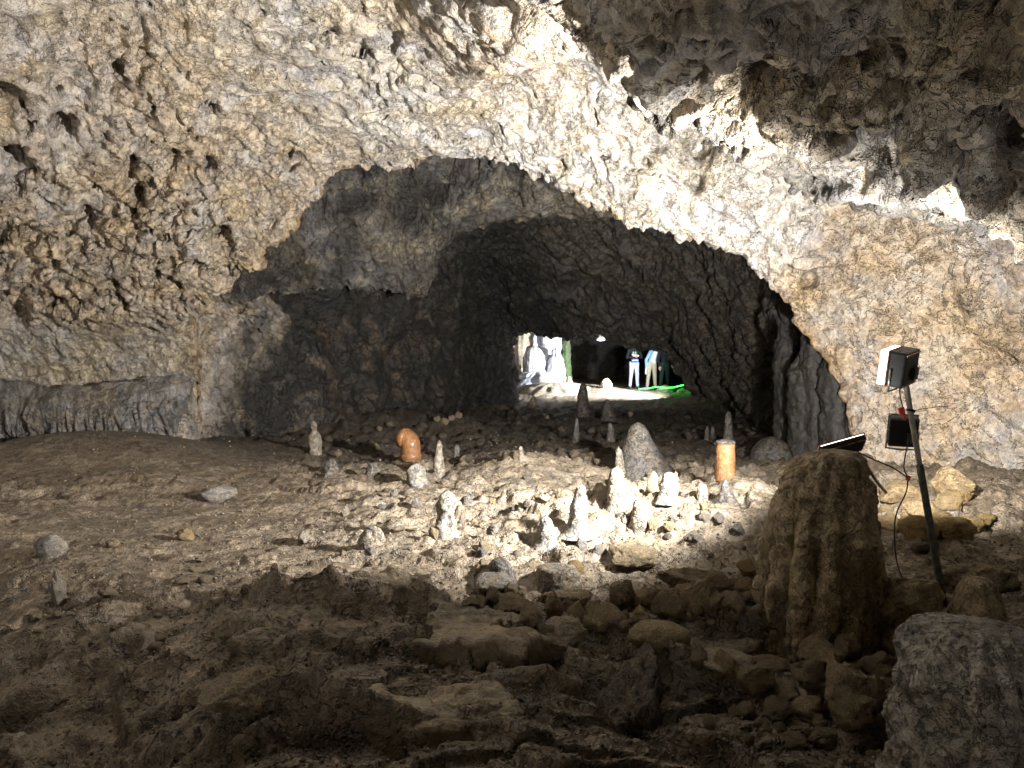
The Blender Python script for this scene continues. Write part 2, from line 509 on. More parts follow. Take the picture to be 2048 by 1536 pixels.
ci = np.interp(cn, cc, np.arange(NC))
cv = np.interp(ci, np.arange(NC), colpos)
G = pchip(ringpos, RINGS, sv)                       # rows x NC x 3
G = pchip(colpos, np.swapaxes(G, 0, 1), cv)          # cols x rows x 3
G = np.ascontiguousarray(np.swapaxes(G, 0, 1))       # rows x cols x 3
RI = np.repeat(si[:, None], NCOL, 1)
CI = np.repeat(ci[None, :], len(si), 0)

def inward(G):
    n = grid_normals(G)
    # toward the room: compare with a point near the axis
    cen = G.mean(1, keepdims=True)
    s = np.sign((n * (cen - G)).sum(2).mean())
    return n * s

p0 = G.reshape(-1, 3).astype(np.float32)
ri, ck = np.interp(RI.reshape(-1), [0, 4, 5, 6, 7, 8, 19], [0, 4, 4.9, 5.0, 5.1, 6, 17]), CI.reshape(-1)
px0, py0, dep0 = project(p0)
Nn = inward(G).reshape(-1, 3)

# where is what
near = 1 - sstep(6.2, 6.9, ri)
scal = sstep(6.9, 7.6, ck) * (1 - sstep(4.94, 5.03, ri))                # low flat roof, right
rwall = sstep(5.0, 5.12, ri) * near * sstep(8.6, 9.6, ck)              # right wall
pock = bumpw(ck, 2.3, 3.0, 4.6, 5.6) * near * sstep(2.5, 3.6, ri)      # chunky pockets, left
lipz = bumpw(ri, 4.6, 5.6, 6.2, 6.7) * bumpw(ck, 5.6, 7, 9.2, 10)       # white knobby lip
lwall = (1 - sstep(2.2, 3.0, ck)) * (1 - sstep(5.8, 6.4, ri))                                       # smooth left wall
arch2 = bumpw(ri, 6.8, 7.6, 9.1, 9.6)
deep = sstep(9.2, 10, ri)
colm = bumpw(ri, 8.4, 9.6, 11.2, 11.8) * sstep(10.2, 11, ck)            # draped columns, right
tiny = sstep(14.2, 15, ri)

# --- large forms
d = 0.34 * fbm(p0 * 0.33, 2, seed=1) * (1 - 0.55 * sstep(5.3, 6.2, ri))
warp = np.stack([fbm(p0 * 0.9, 2, seed=s) for s in (21, 22, 23)], 1) * 0.45
pw = p0 + warp
f1, f2 = worley(pw * np.array([1.5, 1.5, 1.5], np.float32), 3)
cup = np.clip(f1, 0, 1.0)
d += scal * (0.46 * (cup ** 1.4 - 0.42))
sm_ = scal > 0.02
s1, s2 = worley(pw[sm_] * np.float32(3.1), 13)
d[sm_] += scal[sm_] * (0.17 * (np.clip(s1, 0, 1) ** 1.3 - 0.4) + 0.03 * (1 - sstep(0, .3, s2 - s1)))
d += scal * 0.05 * (1 - sstep(0, .28, f2 - f1))
d *= 1 - 0.35 * scal * sstep(4.55, 4.85, ri)
d += pock * 0.34 * (cup ** 1.3 - 0.42) * (0.4 + 0.6 * sstep(-.2, .2, perlin(p0 * 0.5, 61)))
d += colm * 0.0
rd = ridged(pw * np.array([1.3, 1.3, 0.9], np.float32), 3, seed=31)
d += (0.21 - 0.07 * scal - 0.07 * rwall - 0.05 * lwall) * (rd - 0.55)
bq = p0 + 0.5 * warp
bt_ = (bq @ np.array([0.35, -0.45, 0.82], np.float32)) * 1.5 + 0.6 * fbm(p0 * 0.6, 2, seed=47)
d += 0.13 * near * (1 - lwall) * (1 - .5 * scal) * (sstep(.0, .75, bt_ - np.floor(bt_)) - .5) * sstep(-.1, .4, perlin(p0 * .45, 49))
# hanging draperies: vertical folds
fold = ridged(pw * np.array([2.6, 2.6, 0.45], np.float32), 2, seed=41)
d += (0.09 * lipz + 0.05 * arch2 + 0.08 * deep * (1 - tiny) + 0.30 * colm) * (fold - 0.5)
cr1 = ridged(pw * np.array([0.75, 0.75, 0.55], np.float32), 3, seed=51)
d += 0.36 * deep * (1 - tiny) * (cr1 - .6) + 0.14 * arch2 * (cr1 - .6)
# diagonal runnels of the passage roof
dg = p0 @ np.array([[0.75, 0, 0.66]], np.float32).T
dq = np.concatenate([dg * 1.9, p0[:, 1:2] * 0.6, (p0 @ np.array([[-0.66, 0, 0.75]], np.float32).T) * 0.35], 1)
d += 0.22 * sstep(9.6, 10.6, ri) * (1 - tiny) * sstep(7.5, 9.5, ck) * (ridged(dq, 2, seed=44) - 0.6)

def dent(px, py, r, amt, lo=2.6, hi=6.25, sx=1.0):
    """a hollow (negative) or a boss where that pixel's ray meets the rock"""
    global d
    ok = (ri > lo) & (ri < hi)
    q = np.where(ok, (px0 - px) ** 2 + (py0 - py) ** 2, 1e12)
    c0 = p0[int(np.argmin(q))]
    dv = (p0 - c0) / np.array([sx, 1, 1])
    dist = np.sqrt((dv ** 2).sum(1))
    d = d + np.where(ok, amt * (1 - sstep(0.35 * r, r, dist + 0.25 * r * rd)), 0)
dent(1385, 295, 0.42, -0.6, 5.12, sx=1.9)
dent(1310, 285, 0.26, -0.35, 5.12)
dent(1395, 375, 0.16, -0.35, 5.12)
dent(1085, 15, 0.3, 0.3)
dent(840, 345, 0.25, 0.15, 6.9, 9.2)
for (a, b) in ((265, 330), (200, 380), (120, 250), (320, 470), (180, 440), (110, 610), (400, 520), (60, 470), (280, 400), (440, 470), (230, 560), (350, 560)):
    dent(a, b, 0.2 + 0.16 * rng.random(), -0.4)
for _ in range(34):
    dent(rng.uniform(-20, 480), rng.uniform(180, 660), 0.07 + 0.15 * rng.random(), -0.26)
for _ in range(16):
    dent(rng.uniform(480, 1300), rng.uniform(20, 380), 0.06 + 0.1 * rng.random(), -0.22)
for (a, b) in ((1560, 60), (1760, 110), (1800, 200), (1960, 60), (1640, 160), (1900, 330), (1760, 300), (2000, 250), (1500, 180), (1650, 250), (1860, 250), (1570, 290)):
    dent(a, b, 0.22 + 0.14 * rng.random(), -0.55, 2.6, 4.88)
for _ in range(26):
    a = rng.uniform(1250, 2040)
    dent(a, rng.uniform(0, 60 + .42 * (a - 1150)), 0.08 + 0.1 * rng.random(), -0.2, 2.6, 4.85)
for (a, b) in ((8, 200), (0, 480), (15, 640), (5, 50), (30, 330)):
    dent(a, b, 0.4, -0.6)
dent(1620, 560, 0.16, -0.2)
dent(1930, 600, 0.22, -0.15)

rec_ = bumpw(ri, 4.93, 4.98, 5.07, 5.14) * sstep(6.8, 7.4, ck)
d *= 1 - .7 * rec_
G1 = G + (Nn * d[:, None]).reshape(G.shape)
N1 = inward(G1).reshape(-1, 3)
p1 = G1.reshape(-1, 3).astype(np.float32)
# --- small forms
warp2 = np.stack([perlin(p1 * 3.1, s) for s in (71, 72, 73)], 1) * 0.13
q1 = p1 + warp2
g1, g2 = worley(q1 * np.array([4.3, 4.3, 3.6], np.float32), 9)
rough_ = np.clip(sstep(-.25, .35, fbm(p1 * 0.5, 2, seed=85)) + .7 * pock + .5 * scal, 0, 1.1)
e = 0.17 * (0.08 + 0.92 * rough_) * near * (np.clip(g1, 0, 1) - 0.45) * (1 - 0.5 * rwall) * (1 - 0.6 * lwall) * (0.45 + 0.9 * sstep(-.35, .35, perlin(p1 * 0.8, 81)))
knob = np.clip(g2 - g1, 0, .6)
h1, h2 = worley(q1 * np.float32(9.5), 19)
e += (0.085 * near * (0.12 + rough_) + 0.04 * arch2) * (np.clip(h1, 0, 1) - 0.42) * (1 - 0.5 * lwall) * (0.35 + 0.9 * sstep(-.3, .4, perlin(p1 * 1.1, 83)))
e += 0.09 * rwall * (knob - 0.25) + 0.09 * arch2 * (0.25 - knob) + 0.08 * deep * (1 - tiny) * (knob - 0.25)
e += (0.10 - 0.05 * lwall - 0.03 * rwall) * (0.45 + 0.6 * rough_) * (ridged(q1 * np.array([3.4, 3.4, 2.4], np.float32), 3, seed=91) - 0.55)
e += (0.035 + 0.045 * rough_) * fbm(q1 * 6.2, 3, 0.6, seed=95)
e += 0.035 * (lipz + 0.6 * pock) * fbm(q1 * 13.0, 2, 0.6, seed=97)
pit = sstep(0.28, 0.55, fbm(p1 * 2.3, 3, 0.6, seed=98))
e -= 0.16 * pit * (pock + 0.6 * lipz + 0.4 * near * (1 - rwall) + 0.25 * arch2 + 0.5 * scal)
# ragged dripping edge at the lips
edge = np.maximum(bumpw(ri, 5.75, 5.98, 6.05, 6.5), bumpw(ri, 8.7, 8.98, 9.05, 9.5)) * bumpw(ck, 2.6, 3.4, 9.8, 10.8)
drip = sstep(0.05, 0.55, perlin(p1 * np.array([5.5, 5.5, 0.6], np.float32), 99)) + 0.5 * sstep(0.1, 0.5, perlin(p1 * np.array([12, 12, 1.5], np.float32), 101))
e *= 1 - .7 * rec_
e *= 0.68 + 0.32 * np.clip(pock + scal, 0, 1)
p2 = p1 + N1 * e[:, None]
p2[:, 2] -= 0.075 * edge * (drip - 0.25)
G2 = p2.reshape(G.shape)

# --- colours of the rock, with the second arch's shade put in
nz = fbm(p0 * 0.7, 3, seed=111)
nv = fbm(p0 * np.array([1.2, 1.2, 0.35], np.float32), 3, seed=115)
def blob(px, py, rx, ry, lo=0, hi=20):
    return np.exp(-((px0 - px) / rx) ** 2 - ((py0 - py) / ry) ** 2) * ((ri > lo) & (ri < hi))
wlw = (1 - sstep(2.5, 3.2, ck)) * sstep(5.4, 6.2, ri) * (1 - sstep(11, 12, ri))
calc = np.clip(lipz * (0.55 + 1.2 * nz) + .5 * near * bumpw(ck, 4.5, 6, 9, 10) * sstep(4.2, 5.4, ri) * sstep(-.1, .3, nv) + 0.25 * near * sstep(0.0, 0.5, nv) + 0.5 * blob(1930, 460, 110, 80, 4.5, 6.4), 0, 1)
calc += 0.6 * blob(880, 700, 40, 130, 9, 12) * sstep(-.2, .3, nv)
warm = np.clip(rwall * 0.5 + pock * 0.35 + 0.3 * wlw + 0.5 * blob(1050, 130, 120, 110, 2, 6) + 0.5 * bumpw(ri, 5.9, 6.05, 6.4, 6.6), 0, 1)
wl = 1 - sstep(2.5, 3.2, ck)
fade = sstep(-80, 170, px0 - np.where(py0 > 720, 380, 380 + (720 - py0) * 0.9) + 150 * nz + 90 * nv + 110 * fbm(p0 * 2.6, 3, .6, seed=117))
stain_shade = np.clip(wl * fade * 1.0 * sstep(5.0, 5.6, ri) * (1 - sstep(11.8, 12.6, ri)) * np.clip(1.15 + 1.2 * nz + .5 * nv, .45, 1) + 0.86 * arch2 * (1 - wl) * (0.95 + .5 * nz) + 1.2 * sstep(9.7, 10.4, ri) * (1 - tiny) * (1 - sstep(5.5, 8.0, ck))  # left wall stained; second arch's shade put into its colour; hollow darker too
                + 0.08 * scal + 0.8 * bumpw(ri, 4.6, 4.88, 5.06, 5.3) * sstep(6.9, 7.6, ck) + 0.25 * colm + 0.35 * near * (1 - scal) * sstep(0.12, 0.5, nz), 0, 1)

def slice_obj(name, r0, r1, mat, label):
    sl = slice(r0, r1 + 1)
    shp = G.shape[:2]
    at = {k: v.reshape(shp)[sl] for k, v in (('calc', calc), ('warm', warm), ('stain_shade', stain_shade))}
    hole = None
    if r0 == 0:          # added shaft, unseen, lets fill light down onto the foreground
        hole = (((ri - 2.38) / .42) ** 2 + ((ck - 6.5) / 1.0) ** 2 < 1 + .5 * nz).reshape(shp)[sl]
    o = link(name, grid_mesh(name, G2[sl], at, hole=hole), mat)
    tag(o, label, None, None, 'structure')
    return o
row_of = lambda k: int(sum(ROWS[:k]))
rA = row_of(9) - 2
slice_obj('cave_vault', 0, rA, M_VAULT, 'rough tan limestone vault and walls of the near chamber')
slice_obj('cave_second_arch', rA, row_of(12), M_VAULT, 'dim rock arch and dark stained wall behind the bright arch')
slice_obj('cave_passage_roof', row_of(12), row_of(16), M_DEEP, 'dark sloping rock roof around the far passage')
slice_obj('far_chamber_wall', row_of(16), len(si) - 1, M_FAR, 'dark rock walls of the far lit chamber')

# ------------------------------------------------------------------ floor
def floor_parts(x, y):
    x = np.asarray(x, float).ravel(); y = np.asarray(y, float).ravel()
    q = np.stack([x, y, np.zeros_like(x)], 1).astype(np.float32)
    dd = np.maximum(y, 0.5)
    u = 1024 + FPX * x / dd
    v = 700 + FPX * CAM_Z / dd                    # row of a flat floor
    big = 0.10 * fbm(q * 0.42, 2, seed=131)
    # rough broken ground around the pit
    big += 0.16 * (1 - sstep(4.2, 5.6, y)) * (1 - sstep(-1.4, -.6, x)) * ridged(q * np.array([1.6, 1.9, 1], np.float32), 3, seed=133)
    # left mud mound
    big += 0.46 * np.exp(-(((x + 5.9) / 1.9) ** 2) - ((y - 10.9) / 1.25) ** 2)
    big += 0.10 * np.exp(-(((x + 4.2) / 0.9) ** 2) - ((y - 9.2) / 0.6) ** 2)
    # bank to the right wall and under the pole
    big += 0.22 * sstep(2.6, 5.0, x) * (1 - sstep(9, 11, y)) + 0.10 * np.exp(-(((x - 2.9) / .8) ** 2) - ((y - 5.6) / 1.0) ** 2)
    # slope before the stalagmites in the middle, rubble gutter before it
    big += 0.20 * np.exp(-(((x - 1.2) / 1.8) ** 2) - ((y - 6.6) / 1.3) ** 2)
    big -= 0.14 * np.exp(-(((x - 0.6) / 1.6) ** 2) - ((y - 4.75) / 0.5) ** 2)
    # pit at lower left and a dip at the lower middle
    big -= 0.6 * (1 - sstep(3.0, 4.9, y + 0.55 * (x + 1.6))) * (1 - sstep(-2.0, -0.7, x))
    big -= 0.22 * np.exp(-(((x - 0.75) / 0.55) ** 2) - ((y - 3.05) / 0.45) ** 2)
    # smooth hump in the middle, flowstone slope beside the tall stalagmite
    big += 0.26 * np.exp(-(((x - .12) / .8) ** 2) - ((y - 9.3) / .75) ** 2) + 0.22 * np.exp(-(((x - 2.15) / .5) ** 2) - ((y - 7.1) / .7) ** 2)
    # far rise
    far = sstep(19, 25, y)
    big += far * 0.12 + 0.34 * np.exp(-(((x - 1.0) / 1.9) ** 2) - ((y - 26.2) / 2.6) ** 2)
    big += 0.2 * np.exp(-(((x - 3.0) / 1.2) ** 2) - ((y - 25.6) / 1.8) ** 2)
    big += 0.30 * np.exp(-(((x - 5.9) / 0.9) ** 2) - ((y - 22.5) / 0.9) ** 2)
    big += 0.28 * np.exp(-(((x + 3.0) / 2.2) ** 2) - ((y - 15.5) / 1.4) ** 2)
    wet = sstep(9.5, 11.5, y) * (1 - sstep(18, 21, y))
    cen = np.exp(-(((x - 0.6) / 2.3) ** 2) - ((y - 7.4) / 2.0) ** 2)
    plates = np.exp(-(((x + 0.35) / 1.15) ** 2) - ((y - 3.75) / 0.75) ** 2)
    mud = np.clip(1.1 * np.exp(-(((x + 3.1) / 2.2) ** 2) - ((y - 6.8) / 2.3) ** 2) + 1.9 * np.exp(-(((x + 6.0) / 2.6) ** 2) - ((y - 10.8) / 1.5) ** 2), 0, 1)
    return q, u, v, big, wet, cen, plates, mud, far

def floor_height(x, y, fine=True):
    shp = np.shape(x)
    q, u, v, h, wet, cen, plates, mud, far = floor_parts(x, y)
    if fine:
        wq = q + 0.2 * np.stack([fbm(q * 2.2, 3, .6, seed=141), fbm(q * 2.2, 3, .6, seed=146), np.zeros(len(q))], 1).astype(np.float32)
        # cracked plates that stack like shingles towards the camera
        pq = (wq[:, :2] + 0.2 * np.stack([perlin(q * 1.1, 143), perlin(q * 1.1, 144)], 1)) * np.array([1.15, 2.3], np.float32)
        a1, a2, cid = worley2(pq, 151)
        plate = (cid - 0.5) * 0.13 - 0.06 * (1 - sstep(0.0, 0.09, a2 - a1))
        tn = fbm(wq * np.array([0.8, 1.5, 1], np.float32), 3, 0.6, seed=153) * 5.0
        ter = (np.floor(tn) + sstep(0.86, 1.0, tn - np.floor(tn))) * 0.075
        nearz = 1 - sstep(4.3, 5.6, q[:, 1])
        ledz = np.clip(plates * 1.4 + 0.8 * nearz + 0.5 * sstep(5.2, 6.4, q[:, 1]) * (1 - mud) * (1 - far), 0, 1.1)
        zero = np.zeros(len(q), np.int64)
        for (fy, fx, amp, sd, wv) in ((1.5, .35, .30, 156, 1.5), (3.4, -.5, .11, 158, 1.2)):
            lt = q[:, 1] * fy + fx * q[:, 0] + wv * fbm(q * np.array([.8, .8, 1], np.float32), 2, .5, seed=sd) + .10 * fbm(q * 5.0, 3, .6, seed=sd + 1)
            fl_ = np.floor(lt)
            lf = lt - fl_
            la = 0.35 + 0.65 * _h(fl_.astype(np.int64), zero, zero, sd)
            la = la * (0.35 + 0.65 * sstep(-.25, .2, perlin(q * 0.9 + fl_[:, None].astype(np.float32) * 3.7, sd)))
            h = h + ledz * la * amp * (sstep(0.0, 0.07, lf) - lf)
        h = h + plates * (plate * 0.3 + ter * 0.5) + 0.05 * nearz * (plate + .02)
        h = h + 0.5 * ter * (1 - plates) * (1 - 0.5 * mud) * (1 - far) * (1 - sstep(5, 8, v * 0 + q[:, 1]))
        # knobbly calcite crust
        hump = np.clip(np.exp(-(((q[:, 0] - .12) / .75) ** 2) - ((q[:, 1] - 9.3) / .8) ** 2) * 1.4 + np.exp(-(((q[:, 0] - 2.15) / .5) ** 2) - ((q[:, 1] - 7.1) / .7) ** 2), 0, 1)
        mid = sstep(5.6, 7.0, q[:, 1]) * (1 - mud) * (1 - far)
        k1, k2, kid = worley2(wq[:, :2] * np.array([1.5, 1.9], np.float32), 159)
        h = h + 0.19 * sstep(0.6, 0.1, k1) * sstep(0.35, 0.9, kid) * (0.04 + 0.34 * cen + 0.22 * mid) * (1 - hump)
        h = h + 0.10 * mid * (1 - hump) * fbm(wq * 1.7, 3, 0.6, seed=165)
        h = h + 0.09 * (1 - hump) * (mid + .3 * cen) * (ridged(wq * np.array([3.2, 4.6, 1], np.float32), 3, seed=167) - .6)
        k1, k2, kid = worley2(wq[:, :2] * 3.6, 161)
        kn = (np.clip(0.62 - k1, 0, 1)) * sstep(0.25, 0.8, kid)
        h = h + 0.09 * kn ** 1.1 * (0.12 + 0.75 * cen + 0.35 * sstep(6, 8, q[:, 1]) * (1 - mud) * (1 - far)) * (1 - hump)
        k1, k2, kid = worley2(wq[:, :2] * 8.5, 163)
        kn2 = (np.clip(0.6 - k1, 0, 1)) * sstep(0.3, 0.9, kid)
        h = h + 0.065 * kn2 * (0.18 + 0.6 * cen + 0.5 * sstep(5.5, 8, q[:, 1])) * (1 - 0.6 * mud) * (1 - 0.6 * far)
        h = h + (0.07 - 0.055 * mud) * (1 - .6 * nearz) * (ridged(wq * np.array([2.2, 3.0, 1], np.float32), 3, seed=171) - 0.55)
        h = h + (0.022 - .012 * mud) * fbm(q * 9.0, 3, 0.6, seed=175)
        hole = sstep(0.3, 0.5, fbm(wq * 1.9, 2, 0.6, seed=177))
        h = h - 0.13 * hole * (1 - mud) * (1 - far)
    return h.reshape(shp)

def ground(px, py):
    """where the ray through a pixel meets the floor"""
    r = ray(px, py)
    ys = np.linspace(2.0, 36, 1400)
    k = ys / r.y
    z = CAM_Z + r.z * k
    f = floor_height(r.x * k, ys)
    hit = np.nonzero(z <= f)[0]
    i = int(hit[0]) if len(hit) else len(ys) - 1
    return Vector((r.x * k[i], ys[i], float(f[i])))

def fz(x, y):
    return float(floor_height(np.array([x]), np.array([y]))[0])

rows = np.concatenate([np.linspace(-6.2, 2.2, 44)[:-1], 1 / np.linspace(1 / 2.2, 1 / 24.0, 500), np.linspace(24.4, 40.5, 40)])
uu = np.linspace(-0.86, 0.80, 700)
YY = np.repeat(rows[:, None], 700, 1)
XX = uu[None, :] * np.sqrt(YY ** 2 + 3.2 ** 2 + np.where(YY < 0, 40.0, np.clip((3 - YY) * 6, 0, 40)))
HH = floor_height(XX, YY)
q, u_, v_, big_, wet_, cen_, plates_, mud_, far_ = floor_parts(XX, YY)
fn = fbm(q * 0.9, 3, seed=181)
calcf = np.clip(cen_ * (0.8 + 0.9 * fn) + 0.22 * (q[:, 1] > 6) * sstep(-0.1, 0.4, fn) + far_ * 0.8, 0, 1)
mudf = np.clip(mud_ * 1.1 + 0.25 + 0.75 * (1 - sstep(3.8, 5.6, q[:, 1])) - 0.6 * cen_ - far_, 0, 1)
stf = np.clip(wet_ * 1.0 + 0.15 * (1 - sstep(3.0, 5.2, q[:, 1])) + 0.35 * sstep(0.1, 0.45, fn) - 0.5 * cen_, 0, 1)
fl = link('cave_floor', grid_mesh('cave_floor', np.stack([XX, YY, HH], 2), {'calc': calcf, 'warm': mudf, 'stain_shade': stf}), M_FLOOR)
tag(fl, 'uneven floor of mud, flowstone crust and broken rock', None, None, 'structure')

# ------------------------------------------------------------------ builders
def cat_rom(pts, n=8):
    pts = [Vector(p) for p in pts]
    out = []
    for i in range(len(pts) - 1):
        a, b, c, d_ = pts[max(i - 1, 0)], pts[i], pts[i + 1], pts[min(i + 2, len(pts) - 1)]
        for k in range(n):
            t = k / n
            out.append(0.5 * ((2 * b) + (c - a) * t + (2 * a - 5 * b + 4 * c - d_) * t * t + (3 * b - a - 3 * c + d_) * t ** 3))
    out.append(pts[-1])
    return out

def tube_mesh(name, pts, r, seg=10, smooth=8, caps=True, rfun=None):
    pts = cat_rom(pts, smooth) if smooth else [Vector(p) for p in pts]
    bm = bmesh.new()
    up = Vector((0, 0, 1))
    rings = []
    n = len(pts)
    prev = None
    for i, p in enumerate(pts):
        t = (pts[min(i + 1, n - 1)] - pts[max(i - 1, 0)]).normalized()
        if prev is None:
            a = t.orthogonal().normalized()
        else:
            a = (prev - t * prev.dot(t)).normalized()
        prev = a
        b = t.cross(a)
        rr = r if rfun is None else rfun(i / (n - 1))
        rings.append([bm.verts.new(p + (a * math.cos(2 * math.pi * k / seg) + b * math.sin(2 * math.pi * k / seg)) * rr) for k in range(seg)])
    for i in range(n - 1):
        for k in range(seg):
            f = bm.faces.new([rings[i][k], rings[i][(k + 1) % seg], rings[i + 1][(k + 1) % seg], rings[i + 1][k]])
            f.smooth = True
    if caps:
        bm.faces.new(list(reversed(rings[0])))
        bm.faces.new(rings[-1])
    me = bpy.data.meshes.new(name)
    bm.to_mesh(me); bm.free()
    return me

def box_mesh(name, sx, sy, sz, bevel=0.004, off=(0, 0, 0)):
    bm = bmesh.new()
    bmesh.ops.create_cube(bm, size=1.0)
    for v in bm.verts:
        v.co = Vector((v.co.x * sx + off[0], v.co.y * sy + off[1], v.co.z * sz + off[2]))
    if bevel:
        bmesh.ops.bevel(bm, geom=bm.edges[:], offset=bevel, segments=2, affect='EDGES', profile=0.6)
    me = bpy.data.meshes.new(name)
    bm.to_mesh(me); bm.free()
    return me

def rock_mesh(name, seed, sub=3, rough=0.22, cuts=5, fine=0.05, pits=0.0):
    r = random.Random(seed)
    bm = bmesh.new()
    bmesh.ops.create_icosphere(bm, subdivisions=sub, radius=0.5)
    co = np.array([v.co[:] for v in bm.verts], np.float32)
    n = co / np.linalg.norm(co, axis=1)[:, None]
    co = n * 0.5 * (1 + rough * 1.6 * fbm(n * 1.3, 2, seed=seed * 3 + 1))[:, None]
    for _ in range(cuts):
        ax = np.array([r.gauss(0, 1) for _ in range(3)]); ax /= np.linalg.norm(ax)
        lim = r.uniform(0.28, 0.42)
        dd = co @ ax
        co = co - np.clip(dd - lim, 0, None)[:, None] * ax * 0.88
    k = 1 + fine * 1.4 * fbm(n * 4.5, 3, 0.6, seed=seed * 3 + 2)
    if pits:
        k -= pits * sstep(0.15, 0.45, fbm(n * 3.4, 2, seed=seed * 3 + 5))
    co = co * k[:, None]
    for v, c in zip(bm.verts, co):
        v.co = c
    for f in bm.faces: f.smooth = True
    me = bpy.data.meshes.new(name)
    bm.to_mesh(me); bm.free()
    return me

def slab_mesh(name, seed, nseg=132, thick=0.16, layers=2, edge=0.55):
    """flat broken plate, unit radius 0.5, layered edge"""
    r = random.Random(seed)
    nc = r.randint(6, 8)
    angs = sorted(2 * math.pi * (k + r.uniform(-.3, .3)) / nc for k in range(nc))
    rad = [r.uniform(0.36, 0.52) for _ in range(nc)]
    poly = [Vector((math.cos(a) * q_, math.sin(a) * q_, 0)) for a, q_ in zip(angs, rad)]
    out = []
    per = nseg // nc
    for k in range(nc):
        a, b = poly[k], poly[(k + 1) % nc]
        for j in range(per):
            out.append(a.lerp(b, j / per))
    O = np.array([p[:] for p in out], np.float32)
    K = len(O)
    wob = 1 + 0.22 * fbm(O * 5, 4, 0.62, seed=seed + 40)
    prof = [(0.0, 1.0)] + [(t_, 1.0) for t_ in np.linspace(.08, .84, 11)] + [(0.9, 0.98), (0.97, 0.88)]
    for l in range(layers):
        z0 = 0.9 - 1.5 * (l + 0.25) / layers
        prof += [(1.0 + 0.05 * l, z0), (0.93 + 0.07 * l, z0 - 0.28 / layers)]
    prof += [(0.9, -0.8), (0.5, -1.0), (0.0, -1.0)]
    rowsG = []
    for i, (s, z) in enumerate(prof):
        w = 1 + (wob - 1) * (1 if s > 0.7 else s) + (0.05 * fbm(O * 7 + i * 1.7, 2, seed=seed + 50) if 0.85 < s else 0)
        xy = O[:, :2] * (s * w)[:, None]
        zz = np.full(K, z * thick * 0.5)
        rowsG.append(np.concatenate([xy, zz[:, None]], 1))
    Gs = np.array(rowsG, np.float32)
    pp = Gs.reshape(-1, 3)
    add = 0.05 * fbm(pp * np.array([2.4, 2.4, 0.5], np.float32), 3, 0.6, seed=seed + 60)
    pp[:, 2] += add + 0.02 * fbm(pp * np.array([9, 9, 2], np.float32), 3, .6, seed=seed + 61)
    rr_ = np.linalg.norm(pp[:, :2], axis=1)
    tn_ = fbm(pp * np.array([2.2, 2.2, .3], np.float32), 2, seed=seed + 63) * 4
    pp[:, 2] += (pp[:, 2] > 0) * 0.022 * (np.floor(tn_) + sstep(.85, 1, tn_ - np.floor(tn_)))
    Gs = pp.reshape(Gs.shape)
    Gs[0] = Gs[0].mean(0); Gs[-1] = Gs[-1].mean(0)
    return grid_mesh(name, Gs, wrap=True, flip=True)

def stal_mesh(name, h, r, prof, seed, rows_=44, cols_=44, knob=0.16, fine=0.06, flute=0.0, lean=(0, 0), squash=1.0, sink=0.06, knobscale=1.0):
    ts = np.linspace(0, 1, rows_)
    pt = np.array([a for a, _ in prof]); pr = np.array([b for _, b in prof])
    R = np.interp(ts, pt, pr)
    # smooth the profile a little
    R2 = R.copy(); R2[1:-1] = 0.25 * R[:-2] + 0.5 * R[1:-1] + 0.25 * R[2:]
    R = R2 * r
    th = np.linspace(0, 2 * math.pi, cols_, endpoint=False)
    z = ts * (h + sink) - sink
    X = R[:, None] * np.cos(th)[None] + (lean[0] * h * ts ** 1.2)[:, None]
    Y = R[:, None] * np.sin(th)[None] * squash + (lean[1] * h * ts ** 1.2)[:, None]
    Z = np.repeat(z[:, None], cols_, 1)
    Gs = np.stack([X, Y, Z], 2)
    p = Gs.reshape(-1, 3).astype(np.float32)
    axis = np.stack([(lean[0] * h * ts ** 1.2), (lean[1] * h * ts ** 1.2), z], 1)
    out = (Gs - axis[:, None, :]); out[..., 2] = 0
    ln = np.linalg.norm(out, axis=2, keepdims=True)
    out = out / (ln + 1e-6)
    k = knobscale / r
    dn = knob * fbm(p * k * 0.9, 2, seed=seed) + fine * fbm(p * k * 3.2, 3, 0.6, seed=seed + 7)
    dn = dn + 1.6 * fine * (ridged(p * k * 1.9, 2, seed=seed + 3) - .55)
    if flute:
        dn = dn + flute * (ridged(np.stack([np.cos(th) * 1.0, np.sin(th) * 1.0, th * 0], 1).astype(np.float32).repeat(rows_, 0).reshape(cols_, rows_, 3).swapaxes(0, 1).reshape(-1, 3) * 2.3
                    + np.array([0, 0, 0.35], np.float32) * (p[:, 2:3] / h), 2, seed=seed + 11) - 0.5)
    dn = (dn * r).reshape(rows_, cols_, 1) * np.clip(ln / (0.35 * r), 0, 1)
    Gs = Gs + out * dn
    Gs[-1] = Gs[-1].mean(0)
    return grid_mesh(name, Gs, wrap=True)

CONE = [(0, 1.5), (.07, 1.12), (.2, .95), (.5, .72), (.8, .47), (.93, .32), (.98, .18), (1, 0)]
COLUMN = [(0, 1.9), (.08, 1.35), (.18, 1.05), (.45, .95), (.7, .8), (.88, .66), (.96, .42), (1, 0)]
STUB = [(0, 1.7), (.1, 1.25), (.3, 1.08), (.6, 1.0), (.82, .86), (.93, .66), (.98, .4), (1, 0)]
MOUND = [(0, 1.15), (.08, .95), (.2, .72), (.4, .45), (.6, .29), (.8, .2), (.93, .13), (1, 0)]
DOME = [(0, 1.3), (.12, 1.08), (.35, .95), (.6, .82), (.8, .62), (.92, .42), (.98, .22), (1, 0)]

